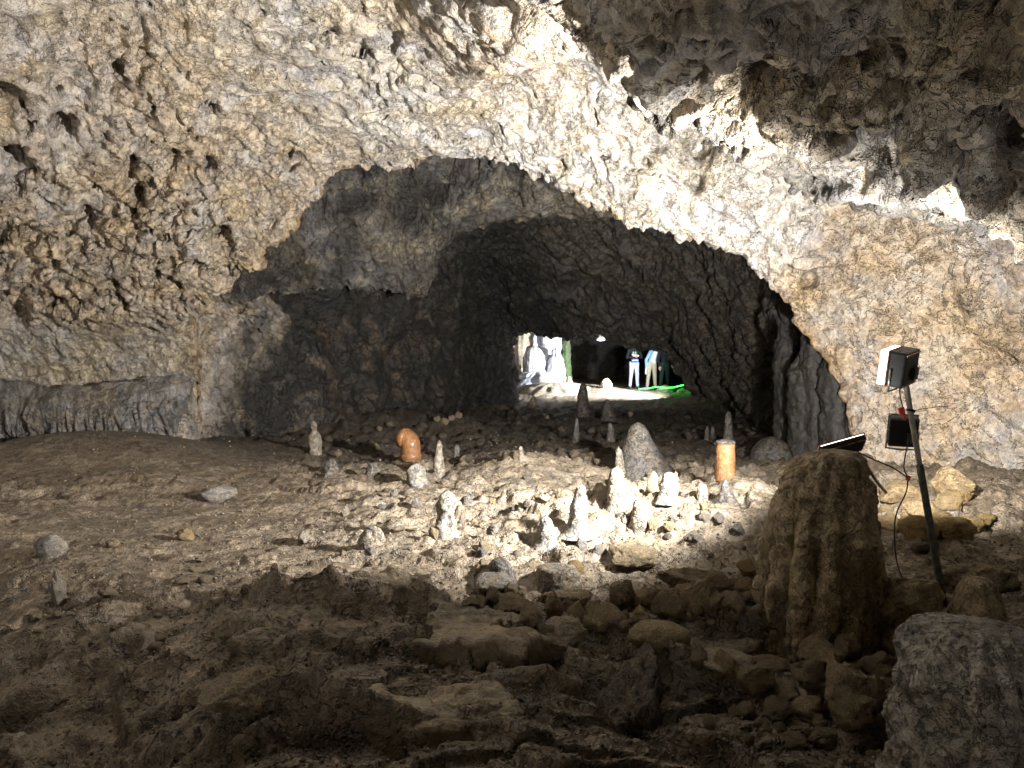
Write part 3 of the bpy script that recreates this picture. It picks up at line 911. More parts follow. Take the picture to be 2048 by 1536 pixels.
def stalagmite(px, py, hpx, wpx, prof, mat, label, seed, group=None, name='stalagmite', **kw):
    g = ground(px, py)
    k = g.y / FPX
    kw.setdefault('sink', .06 + .35 * wpx * k / 2)
    rs_ = random.Random(seed)
    kw.setdefault('lean', (rs_.uniform(-.12, .12), rs_.uniform(-.06, .06)))
    kw.setdefault('squash', rs_.uniform(.8, 1.15))
    kw['knob'] = kw.get('knob', .16) * 1.35 + .05
    me = stal_mesh(name, hpx * k, wpx * k / 2, prof, seed, **kw)
    o = link(name, me, mat)
    o.location = g
    o.rotation_euler[2] = 0
    tag(o, label, 'stalagmite', group)
    return o

# ------------------------------------------------------------------ stalagmites in the middle of the floor
stalagmite(632, 910, 68, 24, [(0, 1.3), (.1, 1.05), (.3, .98), (.5, 1.1), (.6, 1.02), (.68, .7), (.75, .5), (.86, .52), (.94, .4), (1, 0)], M_STALAG,
           'pale knobbly stalagmite like a robed figure before the dark stained wall', 3, knob=.12)
stalagmite(877, 944, 64, 26, CONE, M_STALAG, 'smooth pale pointed stalagmite to the right of the bent clay pipe', 5, knob=.05, lean=(0.03, 0))
stalagmite(912, 920, 27, 12, STUB, M_GREYST, 'small grey stalagmite stub behind the smooth pointed one', 6)
stalagmite(1043, 917, 19, 10, STUB, M_STALAG, 'tiny tan stalagmite stub on the edge of the smooth grey rock', 8)
stalagmite(888, 1068, 90, 58, [(0, 2.1), (.07, 1.5), (.2, .95), (.4, .72), (.52, .62), (.6, .66), (.74, .74), (.88, .62), (.96, .35), (1, 0)], M_WHITE,
           'white stalagmite with a round lumpy head and a broad skirt', 9, knob=.2, fine=.07, lean=(0.08, 0), rows_=60, cols_=60)
stalagmite(1154, 1054, 84, 38, [(0, 2.2), (.08, 1.6), (.18, 1.12), (.4, 1.0), (.62, .92), (.66, .72), (.82, .64), (.95, .45), (1, 0)], M_WHITE,
           'white crusty stalagmite column with a stepped shoulder', 12, knob=.1, fine=.06, lean=(0.1, 0), rows_=60, cols_=56)
stalagmite(1096, 1082, 48, 34, [(0, 2.6), (.12, 1.7), (.3, 1.1), (.6, .9), (.85, .62), (1, 0)], M_WHITE, 'short white stalagmite at the foot of the white stepped column', 14, knob=.14, fine=.06)
stalagmite(1235, 1016, 82, 37, [(0, 2.3), (.08, 1.7), (.2, 1.12), (.42, 1.05), (.6, .96), (.64, .84), (.8, .84), (.92, .6), (1, 0)], M_STALAG,
           'thick two tiered tan stalagmite among the small group', 16, knob=.09, fine=.05, rows_=60, cols_=56)
stalagmite(1240, 950, 42, 17, [(0, 1.5), (.2, 1.1), (.5, .95), (.62, .75), (.85, .72), (1, 0)], M_STALAG, 'slim stalagmite tip rising behind the thick two tiered one', 18)
stalagmite(1303, 978, 36, 25, DOME, M_ORANGE, 'blunt ochre stalagmite stub in the small group', 22)
stalagmite(1350, 974, 27, 18, [(0, 1.4), (.3, .95), (.6, .75), (.7, .5), (.9, .4), (1, 0)], M_STALAG, 'small pointed pale stalagmite with a notched tip', 24)
stalagmite(1334, 1006, 44, 32, STUB, M_WHITE, 'stout white stalagmite with a rounded leaning top', 26, knob=.14, lean=(0.1, 0))
stalagmite(1406, 1002, 34, 22, STUB, M_WHITE, 'bluish white stalagmite stub before the grey mound', 28)
stalagmite(1450, 1002, 46, 96, MOUND, M_GREYST, 'low grey sloping mound before the upright clay pipe', 29, knob=.1, rows_=40)
stalagmite(1285, 1052, 52, 50, DOME, M_STALAG, 'rounded cream knob of flowstone near the bright patch of floor', 31, knob=.16)
stalagmite(1285, 945, 100, 236, [(0, 1.15), (.1, .92), (.25, .68), (.45, .46), (.62, .31), (.78, .22), (.9, .16), (.97, .1), (1, 0)], M_GREYST,
           'big grey cone shaped stalagmite with a wide sloping skirt', 33, knob=.05, fine=.015, lean=(-0.1, 0), rows_=60, cols_=72)
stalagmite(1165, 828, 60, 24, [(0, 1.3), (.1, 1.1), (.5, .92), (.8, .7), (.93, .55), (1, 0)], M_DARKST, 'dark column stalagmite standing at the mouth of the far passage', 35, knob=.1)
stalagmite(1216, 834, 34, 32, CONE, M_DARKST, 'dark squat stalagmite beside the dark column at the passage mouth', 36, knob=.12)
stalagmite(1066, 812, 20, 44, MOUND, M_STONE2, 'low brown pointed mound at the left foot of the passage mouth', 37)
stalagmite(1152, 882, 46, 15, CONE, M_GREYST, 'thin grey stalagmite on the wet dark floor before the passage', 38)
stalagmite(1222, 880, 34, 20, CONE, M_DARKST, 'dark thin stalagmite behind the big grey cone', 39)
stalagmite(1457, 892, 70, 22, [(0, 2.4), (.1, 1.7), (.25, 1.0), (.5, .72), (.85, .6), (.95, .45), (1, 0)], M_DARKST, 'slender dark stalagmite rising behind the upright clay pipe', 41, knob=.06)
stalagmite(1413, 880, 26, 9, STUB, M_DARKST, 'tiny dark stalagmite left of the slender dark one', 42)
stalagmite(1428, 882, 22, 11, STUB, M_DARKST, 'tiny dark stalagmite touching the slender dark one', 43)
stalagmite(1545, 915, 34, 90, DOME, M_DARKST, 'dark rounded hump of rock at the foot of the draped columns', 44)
stalagmite(1605, 940, 24, 44, DOME, M_GREYST, 'smooth grey boulder hump seen behind the tan stalagmite top', 45)
stalagmite(1000, 1160, 46, 64, DOME, M_GREYST, 'grey stump of rock behind the pale crusty lump', 48, knob=.16)
stalagmite(1118, 1176, 40, 96, [(0, 1.1), (.4, 1.0), (.8, .92), (.95, .8), (1, 0)], M_STALAG, 'pale flat topped rock stump carrying a small round stone', 49, knob=.1)
stalagmite(745, 1092, 40, 56, DOME, M_STALAG, 'knobbly cream rock hump at the edge of the mud', 50, knob=.2)
stalagmite(835, 962, 34, 50, DOME, M_WHITE, 'white rock hump before the bent clay pipe', 51, knob=.2)
stalagmite(662, 940, 24, 34, DOME, M_GREYST, 'grey rock lump right of the robed figure stalagmite', 52, knob=.2)
stalagmite(745, 945, 20, 30, DOME, M_GREYST, 'small grey rock lump between robed stalagmite and pipe', 53, knob=.2)

# tall tan stalagmite that carries the lamp panel: outline by height
gb = ground(1655, 1292)
kb = gb.y / FPX
OUT = [(1310, 1534, 1778), (1280, 1532, 1776), (1230, 1532, 1774), (1180, 1535, 1776), (1130, 1540, 1775), (1080, 1549, 1768), (1030, 1560, 1764), (985, 1570, 1762),
       (955, 1580, 1756), (935, 1590, 1750), (922, 1602, 1745), (912, 1622, 1738), (904, 1650, 1728)]
def big_stal():
    zs, cx, hw = [], [], []
    for (py, a, b) in OUT:
        zs.append(P(1650, py, gb.y)[2]); xa = P(a, py, gb.y)[0]; xb = P(b, py, gb.y)[0]
        cx.append((xa + xb) / 2); hw.append((xb - xa) / 2)
    zs, cx, hw = map(np.array, (zs, cx, hw))
    nr, ncol = 150, 200
    zz = np.linspace(zs[0] - 0.15, zs[-1], nr)
    cxx = np.interp(zz, zs, cx); hww = np.interp(zz, zs, hw)
    hww[-1] = 0.0
    th = np.linspace(0, 2 * math.pi, ncol, endpoint=False)
    X = cxx[:, None] + hww[:, None] * np.cos(th)
    Y = gb.y + 0.1 + (hww * 0.85)[:, None] * np.sin(th)
    Z = np.repeat(zz[:, None], ncol, 1)
    Gs = np.stack([X, Y, Z], 2)
    n = np.stack([np.cos(th), np.sin(th) / .85, 0 * th], 1); n /= np.linalg.norm(n, axis=1)[:, None]
    p = Gs.reshape(-1, 3).astype(np.float32)
    t = ((zz - zz[0]) / (zz[-1] - zz[0]))[:, None]
    # vertical flutes, strong on the lower left, fading on the smooth right
    left = 0.35 + 0.65 * sstep(0.5, -0.45, np.cos(th))[None]
    low = 1 - sstep(0.55, 0.8, t)
    wz = 0.10 * perlin(p * np.array([3, 3, 2.0], np.float32), 5).reshape(nr, ncol)
    fl1 = np.abs(np.sin((th[None] + wz) * 6.5 + 0.6)) ** 0.7
    dn = 0.075 * (fl1 - 0.6) * left * low
    fb = fbm(p * np.array([7, 7, 4.5], np.float32), 3, 0.55, seed=7).reshape(nr, ncol)
    f2 = fbm(p * np.array([22, 22, 17], np.float32), 3, 0.6, seed=9).reshape(nr, ncol)
    w1_, w2_ = worley(p * np.array([14, 14, 11], np.float32), 5)
    dn = dn + 0.055 * fb + 0.02 * f2 - 0.03 * (w1_.reshape(nr, ncol) - .4)
    dn = dn - 0.05 * sstep(0.25, 0.5, fbm(p * np.array([4, 4, 3], np.float32), 2, seed=15).reshape(nr, ncol)) * sstep(.5, .75, t)
    # knobs under the shoulder
    dn = dn + 0.05 * bumpw(t, .5, .58, .62, .7) * sstep(0, .3, perlin(p * 6, 33).reshape(nr, ncol))
    Gs = Gs + n[None] * dn[..., None] * np.clip(hww / 0.12, 0, 1)[:, None, None]
    Gs[-6:, :, 2] += 0.02 * fb[-6:]
    Gs[-1] = Gs[-1].mean(0)
    Gs -= np.array(gb[:])
    return grid_mesh('stalagmite', Gs, wrap=True)
big = link('stalagmite', big_stal(), M_BIG)
big.location = gb
tag(big, 'tall fluted tan stalagmite in shade carrying a black lamp panel', 'stalagmite')

stalagmite(1945, 1275, 122, 130, [(0, 1.5), (.12, 1.25), (.35, .98), (.6, .74), (.8, .6), (.92, .45), (.97, .3), (1, 0)], M_BIG, 'smooth brown blunt stalagmite beside the foot of the leaning pole', 61, knob=.06, fine=.015, rows_=60, cols_=64, lean=(.12, 0))
gq = Vector((P(1950, 1500, 2.75)[0], 2.75, fz(P(1950, 1500, 2.75)[0], 2.75)))
me = stal_mesh('stalagmite', P(1950, 1245, 2.75)[2] - gq.z, 0.27, [(0, 1.25), (.2, 1.12), (.5, 1.0), (.75, .92), (.88, .8), (.95, .6), (.985, .35), (1, 0)], 63, rows_=150, cols_=170, knob=.3, fine=.09, flute=0.3, sink=.2, knobscale=1.1)
gs = link('stalagmite', me, rock_mat('stalagmite_whitegrey', (0.42, 0.4, 0.37), (0.3, 0.285, 0.27), (0.55, 0.53, 0.5), bump=0.01, wet=0.3, scale=2.6, pits=.5, mott=.5, crease=.5))
gs.location = gq
tag(gs, 'squat whitish grey fluted stalagmite before the smooth brown one', 'stalagmite')

# grey flowstone bank below the left wall
def flow_bank():
    nr, ncol = 110, 260
    # outline in the picture: top edge, widest bulge, hem
    tx = np.array([-140, -40, 40, 110, 180, 240, 300, 350, 385, 400])
    ty = np.array([765, 758, 760, 772, 776, 762, 748, 746, 752, 770])
    hy = np.array([935, 932, 925, 932, 936, 930, 905, 870, 830, 790])
    bulge = np.array([.3, .36, .34, .5, .55, .58, .5, .34, .1, -.25])
    u = np.linspace(-140, 400, ncol)
    Ty, Hy, Bu = np.interp(u, tx, ty), np.interp(u, tx, hy), np.interp(u, tx, bulge)
    k = np.ones(9) / 9
    Ty, Hy, Bu = [np.convolve(np.pad(v, 4, mode='edge'), k, 'valid') for v in (Ty, Hy, Bu)]
    v = np.linspace(-.25, 1, nr)
    Gs = np.zeros((nr, ncol, 3))
    for j in range(ncol):
        for i, t in enumerate(v):
            if t < 0:          # the ledge runs back to the wall
                py, out = Ty[j] + 4 * (1 + 4 * t), Bu[j] * (0.28 + 1.9 * t)
            else:
                py = Ty[j] + (Hy[j] - Ty[j]) * t
                out = Bu[j] * (0.28 + 0.72 * math.sin(min(1, (t + .05) / .42) * math.pi / 2) if t < .4 else 1.0 - 0.85 * ((t - .4) / .6) ** 1.3)
            Gs[i, j] = P(u[j], py, 13.0 - out)
    p = Gs.reshape(-1, 3).astype(np.float32)
    n = grid_normals(Gs)
    n *= np.sign((n * np.array([0, -1, 0])).sum(2).mean())
    fo = ridged(p * np.array([5.0, 1.6, 0.5], np.float32) + 0.3 * np.stack([perlin(p * 1.2, 3)] * 3, 1), 3, seed=201).reshape(nr, ncol)
    under = sstep(0.15, 0.7, v)[:, None]
    big_ = fbm(p * np.array([1.1, 1.1, .8], np.float32), 2, seed=203).reshape(nr, ncol)
    dn = 0.16 * big_ + (0.02 + 0.22 * under) * (fo - 0.6) + 0.06 * fbm(p * 3.5, 4, .55, seed=205).reshape(nr, ncol)
    Gs = Gs + n * dn[..., None]
    return grid_mesh('flowstone_bank', Gs)
fb_ = link('flowstone_bank', flow_bank(), M_FLOW)
tag(fb_, 'grey draped flowstone bank with fluted underside along the left wall', 'flowstone')

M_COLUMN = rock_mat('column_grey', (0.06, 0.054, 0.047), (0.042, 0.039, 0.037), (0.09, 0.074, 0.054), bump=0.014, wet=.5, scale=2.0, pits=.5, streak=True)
# draped rock columns right of the passage
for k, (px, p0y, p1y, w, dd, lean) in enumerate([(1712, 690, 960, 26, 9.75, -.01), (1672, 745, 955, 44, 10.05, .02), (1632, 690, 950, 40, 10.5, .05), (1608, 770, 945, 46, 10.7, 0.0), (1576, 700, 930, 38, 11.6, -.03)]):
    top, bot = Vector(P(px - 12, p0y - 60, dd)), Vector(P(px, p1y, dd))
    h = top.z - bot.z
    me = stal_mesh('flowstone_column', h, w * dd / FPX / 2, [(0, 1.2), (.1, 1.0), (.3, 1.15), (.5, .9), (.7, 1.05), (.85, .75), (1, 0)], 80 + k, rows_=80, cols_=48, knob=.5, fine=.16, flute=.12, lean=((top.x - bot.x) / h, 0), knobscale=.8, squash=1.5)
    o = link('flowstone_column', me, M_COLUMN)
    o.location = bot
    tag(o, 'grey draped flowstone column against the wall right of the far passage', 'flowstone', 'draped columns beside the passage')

# ------------------------------------------------------------------ loose stones
def per_object(mat):
    nt = mat.node_tree
    tc = [n for n in nt.nodes if n.type == 'TEX_COORD'][0]
    oi = nt.nodes.new('ShaderNodeObjectInfo')
    mu = nt.nodes.new('ShaderNodeMath'); mu.operation = 'MULTIPLY'; mu.inputs[1].default_value = 37.0
    nt.links.new(oi.outputs['Random'], mu.inputs[0])
    va = nt.nodes.new('ShaderNodeVectorMath'); va.operation = 'ADD'
    tgt = [l.to_socket for l in nt.links if l.from_node == tc]
    for l in [l for l in nt.links if l.from_node == tc]: nt.links.remove(l)
    nt.links.new(tc.outputs['Object'], va.inputs[0])
    nt.links.new(mu.outputs[0], va.inputs[1])
    for t in tgt: nt.links.new(va.outputs[0], t)
    return mat
kw = dict(bump=0.04, wet=0.3, scale=0.8, pits=0.4)
S_TAN = per_object(rock_mat('stone_tan', (0.52, 0.4, 0.23), (0.44, 0.34, 0.21), (0.56, 0.44, 0.26), **kw))
S_BRN = per_object(rock_mat('stone_brown', (0.42, 0.32, 0.2), (0.36, 0.28, 0.19), (0.46, 0.35, 0.21), **kw))
S_PALE = per_object(rock_mat('stone_pale', (0.42, 0.36, 0.28), (0.36, 0.33, 0.3), (0.44, 0.35, 0.22), **kw))
S_YEL = per_object(rock_mat('stone_ochre', (0.5, 0.34, 0.14), (0.42, 0.3, 0.16), (0.55, 0.42, 0.2), **kw))
S_DARK = per_object(rock_mat('stone_dark', (0.17, 0.135, 0.1), (0.13, 0.11, 0.085), (0.21, 0.16, 0.11), **kw))
S_SLAB = per_object(rock_mat('slab_stone', (0.31, 0.255, 0.18), (0.27, 0.225, 0.165), (0.36, 0.28, 0.18), **dict(kw, pits=.4, bump=.014)))

ROCKS = {}
def rmesh(kind, mat, i):
    key = (kind, mat.name, i)
    if key not in ROCKS:
        if kind == 'cob': me = rock_mesh('stone', 300 + i, 4, 0.34, 7, 0.13, 0.12)
        elif kind == 'ang': me = rock_mesh('stone', 400 + i, 4, 0.38, 12, 0.08, 0.04)
        elif kind == 'smooth': me = rock_mesh('stone', 500 + i, 3, 0.14, 1, 0.02)
        elif kind == 'big': me = rock_mesh('stone', 600 + i, 5, 0.32, 7, 0.09, 0.09)
        else: me = slab_mesh('slab', 700 + i)
        me.materials.append(mat)
        ROCKS[key] = me
    return ROCKS[key]
nst = 0
def stone(px, py, wpx, hpx, kind, mat, label, cat='stone', group=None, name='stone', i=None, depth=0.85, bury=0.22, rot=None, tilt=None, g=None):
    global nst
    nst += 1
    if g is None: g = ground(px, py)
    k = g.y / FPX
    w, h = wpx * k, hpx * k / (1 - bury)
    o = link(name, rmesh(kind, mat, (nst % 6) if i is None else i))
    o.scale = (w, w * depth, h if kind != 'slab' else h / 0.2)
    dy = w * depth * 0.35
    zz = fz(g.x, g.y + dy)
    o.location = (g.x, g.y + dy, 0.5 * (zz + g.z) + h * (0.5 - bury))
    t = tilt or (rng.uniform(-.12, .12), rng.uniform(-.15, .15))
    o.rotation_euler = (t[0], t[1], rng.uniform(0, 6.28) if rot is None else rot)
    if kind != 'slab' and rot is None:      # keep the picture width when turned
        o.scale = (w, w * (0.9 + 0.1 * depth), o.scale[2])
    tag(o, label, cat, group)
    return o

RUB = 'brown limestone cobble in the rubble heap left of the tall fluted stalagmite'
RUBG = 'cobbles heaped left of the tall stalagmite'
for (a, b, w, h, kd, m) in [(1245, 1224, 58, 52, 'cob', S_BRN), (1364, 1206, 50, 30, 'cob', S_TAN), (1403, 1244, 78, 62, 'cob', S_TAN), (1216, 1257, 72, 50, 'cob', S_TAN), (1283, 1264, 64, 44, 'ang', S_TAN),
        (1345, 1260, 70, 56, 'cob', S_BRN), (1290, 1222, 54, 34, 'cob', S_TAN), (1112, 1252, 44, 50, 'ang', S_TAN), (1061, 1254, 56, 44, 'ang', S_TAN), (1022, 1238, 74, 36, 'cob', S_TAN),
        (1158, 1262, 46, 38, 'ang', S_TAN), (1232, 1272, 36, 26, 'smooth', S_TAN), (1180, 1272, 42, 22, 'smooth', S_TAN), (1275, 1276, 36, 14, 'smooth', S_TAN), (1250, 1280, 26, 20, 'smooth', S_BRN),
        (1228, 1286, 36, 18, 'cob', S_BRN), (1428, 1262, 60, 36, 'cob', S_TAN), (1386, 1268, 28, 26, 'cob', S_TAN), (990, 1215, 46, 36, 'ang', S_BRN), (1018, 1200, 32, 30, 'ang', S_BRN),
        (1042, 1190, 26, 20, 'cob', S_TAN), (962, 1222, 40, 28, 'cob', S_BRN), (940, 1245, 50, 30, 'cob', S_BRN), (1440, 1200, 60, 32, 'cob', S_BRN), (1470, 1225, 54, 34, 'ang', S_BRN), (1490, 1195, 40, 30, 'cob', S_TAN),
        (1455, 1245, 40, 22, 'ang', S_BRN), (1515, 1255, 30, 20, 'cob', S_TAN), (1530, 1270, 34, 22, 'cob', S_TAN), (1325, 1225, 40, 34, 'ang', S_BRN), (1190, 1235, 40, 30, 'ang', S_BRN), (1140, 1228, 36, 26, 'cob', S_BRN)]:
    stone(a, b, w, h, kd, m, RUB, 'stone', RUBG)
for k in range(46):
    a, b = rng.uniform(930, 1515), rng.uniform(1195, 1290)
    w = rng.uniform(12, 30)
    stone(a, b, w, w * rng.uniform(.55, .85), rng.choice(['cob', 'ang', 'ang']), rng.choice([S_TAN, S_TAN, S_BRN]), RUB, 'stone', RUBG)
R2 = 'brown cobble in the dim rubble at the foot of the tall stalagmite'
R2G = 'cobbles before the tall stalagmite'
for (a, b, w, h, kd, m) in [(1404, 1378, 46, 30, 'cob', S_BRN), (1456, 1394, 58, 46, 'cob', S_TAN), (1514, 1400, 76, 52, 'cob', S_TAN), (1574, 1410, 66, 36, 'cob', S_TAN), (1631, 1404, 56, 62, 'cob', S_BRN),
        (1719, 1420, 132, 96, 'cob', S_BRN), (1631, 1312, 40, 26, 'cob', S_TAN), (1699, 1334, 62, 60, 'cob', S_BRN), (1649, 1340, 100, 44, 'cob', S_TAN), (1612, 1360, 52, 28, 'cob', S_TAN),
        (1659, 1408, 40, 22, 'smooth', S_TAN), (1624, 1444, 80, 46, 'cob', S_TAN), (1709, 1470, 96, 62, 'cob', S_TAN), (1764, 1440, 30, 70, 'ang', S_TAN), (1549, 1290, 44, 24, 'cob', S_TAN), (1572, 1308, 40, 30, 'cob', S_TAN),
        (1765, 1350, 60, 44, 'cob', S_BRN), (1800, 1310, 70, 50, 'cob', S_BRN), (1560, 1450, 60, 36, 'cob', S_BRN), (1500, 1440, 50, 30, 'ang', S_BRN), (1660, 1500, 70, 40, 'cob', S_BRN), (1590, 1500, 60, 34, 'ang', S_BRN)]:
    stone(a, b, w, h, kd, m, R2, 'stone', R2G)
for k in range(40):
    a, b = rng.uniform(1390, 1800), rng.uniform(1310, 1510)
    w = rng.uniform(14, 38)
    stone(a, b, w, w * rng.uniform(.5, .8), rng.choice(['cob', 'ang', 'ang']), rng.choice([S_TAN, S_TAN, S_BRN]), R2, 'stone', R2G)

stone(984, 1196, 100, 42, 'cob', S_PALE, 'pale crusty lump of calcite at the edge of the rubble', 'rock')
stone(1150, 1152, 36, 30, 'smooth', S_YEL, 'small round ochre stone sitting on the flat topped rock', 'stone')
stone(1135, 1212, 126, 24, 'slab', S_TAN, 'flat tan slab lying below the flat topped rock', 'slab', name='flat_stone', i=0, rot=.2, tilt=(.12, 0), depth=.5)
stone(1405, 1184, 170, 26, 'slab', S_BRN, 'long dark broken slab at the upper edge of the rubble', 'slab', name='flat_stone', i=1, rot=-.15, tilt=(.1, .12), depth=.45)
stone(1325, 1318, 136, 50, 'smooth', S_TAN, 'broad smooth tan boulder in front of the rubble', 'boulder', i=2, rot=0, depth=.7)
stone(1452, 1330, 205, 34, 'slab', S_SLAB, 'large dark grey tilted slab with a layered edge', 'slab', name='flat_stone', i=2, rot=.35, tilt=(.16, -.06), depth=.62)
stone(1470, 1345, 150, 34, 'ang', S_SLAB, 'dark angular rock wedged beneath the large tilted slab', 'rock', rot=0)
stone(1548, 1358, 98, 42, 'smooth', S_TAN, 'smooth egg shaped olive tan stone under the tall stalagmite', 'stone', i=3, rot=.1, depth=.7, tilt=(0, .12))
stone(1130, 1290, 120, 46, 'ang', S_SLAB, 'dark pyramid shaped rock in front of the rubble heap', 'rock')
stone(1270, 1140, 110, 40, 'ang', S_BRN, 'reddish brown broken rock behind the rubble heap', 'rock')
stone(1500, 1180, 40, 34, 'ang', S_YEL, 'ochre angular stone against the left foot of the tall stalagmite', 'stone')
stone(368, 1084, 38, 24, 'ang', S_YEL, 'single ochre stone lying on the mud floor', 'stone')
stone(90, 1120, 70, 44, 'ang', S_PALE, 'pale pointed rock on the mud near the left mound', 'rock')
stone(420, 1005, 100, 26, 'ang', S_PALE, 'flat hollowed grey rock at the edge of the mud mound', 'rock', i=3)
stone(110, 1215, 40, 60, 'ang', S_PALE, 'upright pale splinter of rock at the edge of the dark pit', 'rock')
stone(470, 1425, 170, 60, 'big', S_BRN, 'rough brown rock between the pit and the cracked plates', 'boulder', i=2)
stone(1290, 1450, 200, 120, 'big', S_DARK, 'dark rough boulder in the hollow before the rubble', 'boulder', i=3, bury=.68)
stone(1835, 1238, 185, 100, 'big', S_TAN, 'mottled brown boulder at the foot of the leaning pole', 'boulder', i=4, rot=.4)
stone(1985, 1190, 150, 60, 'big', S_BRN, 'brown ledge rock to the right of the leaning pole', 'boulder', i=5, rot=.1)
OP = 'ochre limestone block heaped against the right wall'
OPG = 'ochre blocks by the right wall'
for (a, b, w, h) in [(1815, 1004, 92, 46), (1925, 1008, 100, 66), (1905, 1030, 58, 32), (1860, 1040, 70, 36), (1900, 1075, 110, 46), (1850, 1090, 90, 50), (1978, 1050, 44, 22), (1812, 1048, 22, 18), (1950, 1070, 60, 34), (1790, 1062, 56, 34), (1775, 1025, 30, 16), (1845, 1012, 40, 24)]:
    stone(a, b, w, h, 'ang', S_YEL, OP, 'rock', OPG)
stone(1850, 1110, 70, 22, 'slab', S_SLAB, 'thin grey slab lying under the ochre blocks', 'slab', name='flat_stone', i=3, depth=.6)
# cracked plates in the foreground
PL = ['broad layered brown plate lying in front of the rubble heap', 'large cracked brown plate lowest among the foreground ledges', 'thin brown plate on the mud beside the knobbly cream hump']
PLG = 'foreground rock plates'
for k, (a, b, w, h, dp) in enumerate([(960, 1330, 430, 44, .5), (860, 1490, 420, 44, .6), (780, 1180, 230, 24, .5)]):
    stone(a, b, w, h, 'slab', S_SLAB, PL[k], 'slab', PLG, name='flat_stone', i=4 + k % 5, depth=dp, rot=rng.uniform(-.5, .5), tilt=(rng.uniform(.0, .16), rng.uniform(-.12, .12)), bury=.62)
# scattered stones on the middle floor
MF = 'small pale stone scattered on the knobbly middle floor'
for k in range(70):
    a, b = rng.uniform(600, 1510), rng.uniform(935, 1165)
    w = rng.uniform(10, 34) * (0.6 + 0.5 * (b - 930) / 230)
    stone(a, b, w, w * rng.uniform(.4, .8), rng.choice(['cob', 'ang', 'ang']), rng.choice([S_PALE, S_PALE, S_PALE, S_TAN]), MF, 'stone', 'stones on the middle floor', bury=.4)
WF = 'small wet dark stone on the far wet floor before the passage'
for k in range(50):
    a, b = rng.uniform(640, 1540), rng.uniform(835, 925)
    w = rng.uniform(8, 24)
    stone(a, b, w, w * rng.uniform(.4, .7), rng.choice(['cob', 'ang']), rng.choice([S_DARK, S_DARK, S_BRN]), WF, 'stone', 'stones on the wet floor')
LF = 'small brown stone lying on the muddy left floor'
for k in range(26):
    a, b = rng.uniform(60, 640), rng.uniform(1040, 1330)
    w = rng.uniform(12, 36)
    stone(a, b, w, w * rng.uniform(.35, .6), rng.choice(['cob', 'ang']), S_BRN, LF, 'stone', 'stones on the mud')

# gravel: nobody could count it
def gravel():
    r = np.random.RandomState(5)
    n = 6000
    d_ = 1 / r.uniform(1 / 14.0, 1 / 2.7, n)
    x = r.uniform(-.62, .66, n) * d_
    s = r.uniform(0.004, 0.015, n) * (0.7 + 0.1 * d_)
    z = floor_height(x, d_)
    base = np.array([[1, 0, 0], [-1, 0, 0], [0, 1, 0], [0, -1, 0], [0, 0, .7], [0, 0, -.7]], float)
    fc = np.array([[0, 2, 4], [2, 1, 4], [1, 3, 4], [3, 0, 4], [2, 0, 5], [1, 2, 5], [3, 1, 5], [0, 3, 5]])
    V = base[None] * s[:, None, None] * r.uniform(.6, 1.3, (n, 6, 1))
    a = r.uniform(0, 6.28, n)
    ca, sa = np.cos(a)[:, None], np.sin(a)[:, None]
    V = np.stack([V[..., 0] * ca - V[..., 1] * sa, V[..., 0] * sa + V[..., 1] * ca, V[..., 2]], -1)
    V += np.stack([x, d_, z + s * .25], 1)[:, None]
    F = (fc[None] + (np.arange(n) * 6)[:, None, None]).reshape(-1, 3)
    me = bpy.data.meshes.new('gravel')
    V = V.reshape(-1, 3).astype(np.float32)
    me.vertices.add(len(V)); me.vertices.foreach_set('co', V.ravel())
    me.loops.add(F.size); me.loops.foreach_set('vertex_index', F.ravel().astype(np.int32))
    me.polygons.add(len(F)); me.polygons.foreach_set('loop_start', np.arange(0, F.size, 3, dtype=np.int32))
    me.update(calc_edges=True)
    return me
gv = link('gravel', gravel(), M_STONE2)
tag(gv, 'fine gravel and grit strewn over the cave floor', 'gravel', None, 'stuff')

# ------------------------------------------------------------------ glazed clay pipes
M_CLAY = rock_mat('glazed_clay', (0.31, 0.135, 0.04), (0.25, 0.11, 0.04), (0.34, 0.17, 0.075), bump=0.006, wet=.8, scale=4, pits=.55)
for n_ in M_CLAY.node_tree.nodes:
    if n_.type == 'BSDF_PRINCIPLED':
        n_.inputs['Coat Weight'].default_value = 0.4; n_.inputs['Coat Roughness'].default_value = 0.15
M_BLACK = simple_mat('black_plastic', (0.012, 0.012, 0.014), 0.42, 0, .3, 30)
def lathe(name, prof, seg=40, wob=0.0, seed=0):
    th = np.linspace(0, 2 * math.pi, seg, endpoint=False)
    Gs = np.array([[(r * math.cos(t), r * math.sin(t), z) for t in th] for r, z in prof], np.float32)
    if wob:
        p = Gs.reshape(-1, 3)
        n = p.copy(); n[:, 2] = 0
        p += n * (wob * fbm(p * 9, 3, .6, seed=seed))[:, None]
        Gs = p.reshape(Gs.shape)
    return grid_mesh(name, Gs, wrap=True)
g = ground(1450, 953)
k = g.y / FPX
pe = empty('clay_pipe', g)
tag(pe, 'upright glazed orange clay pipe stub with a dark rim', 'pipe')
hh, rr = 66 * k, 20.5 * k
pr = [(rr * (1.02 - .16 * t), -0.05 + t * (hh + .05)) for t in np.linspace(0, 1, 30)]
link('pipe_body', lathe('pipe_body', pr + [(rr * .74, hh), (rr * .72, hh - .12)], 48, .16, 3), M_CLAY, pe)
link('rim', lathe('rim', [(rr * .83, hh - .012), (rr * .93, hh - .008), (rr * .95, hh + .012), (rr * .86, hh + .022), (rr * .7, hh + .02), (rr * .5, hh + .03), (0, hh + .035)], 48), M_DARKST, pe)
g = ground(822, 914)
k = g.y / FPX
pe = empty('clay_pipe', g)
tag(pe, 'bent glazed orange clay pipe elbow standing on the floor', 'pipe')
r0 = 19.5 * k
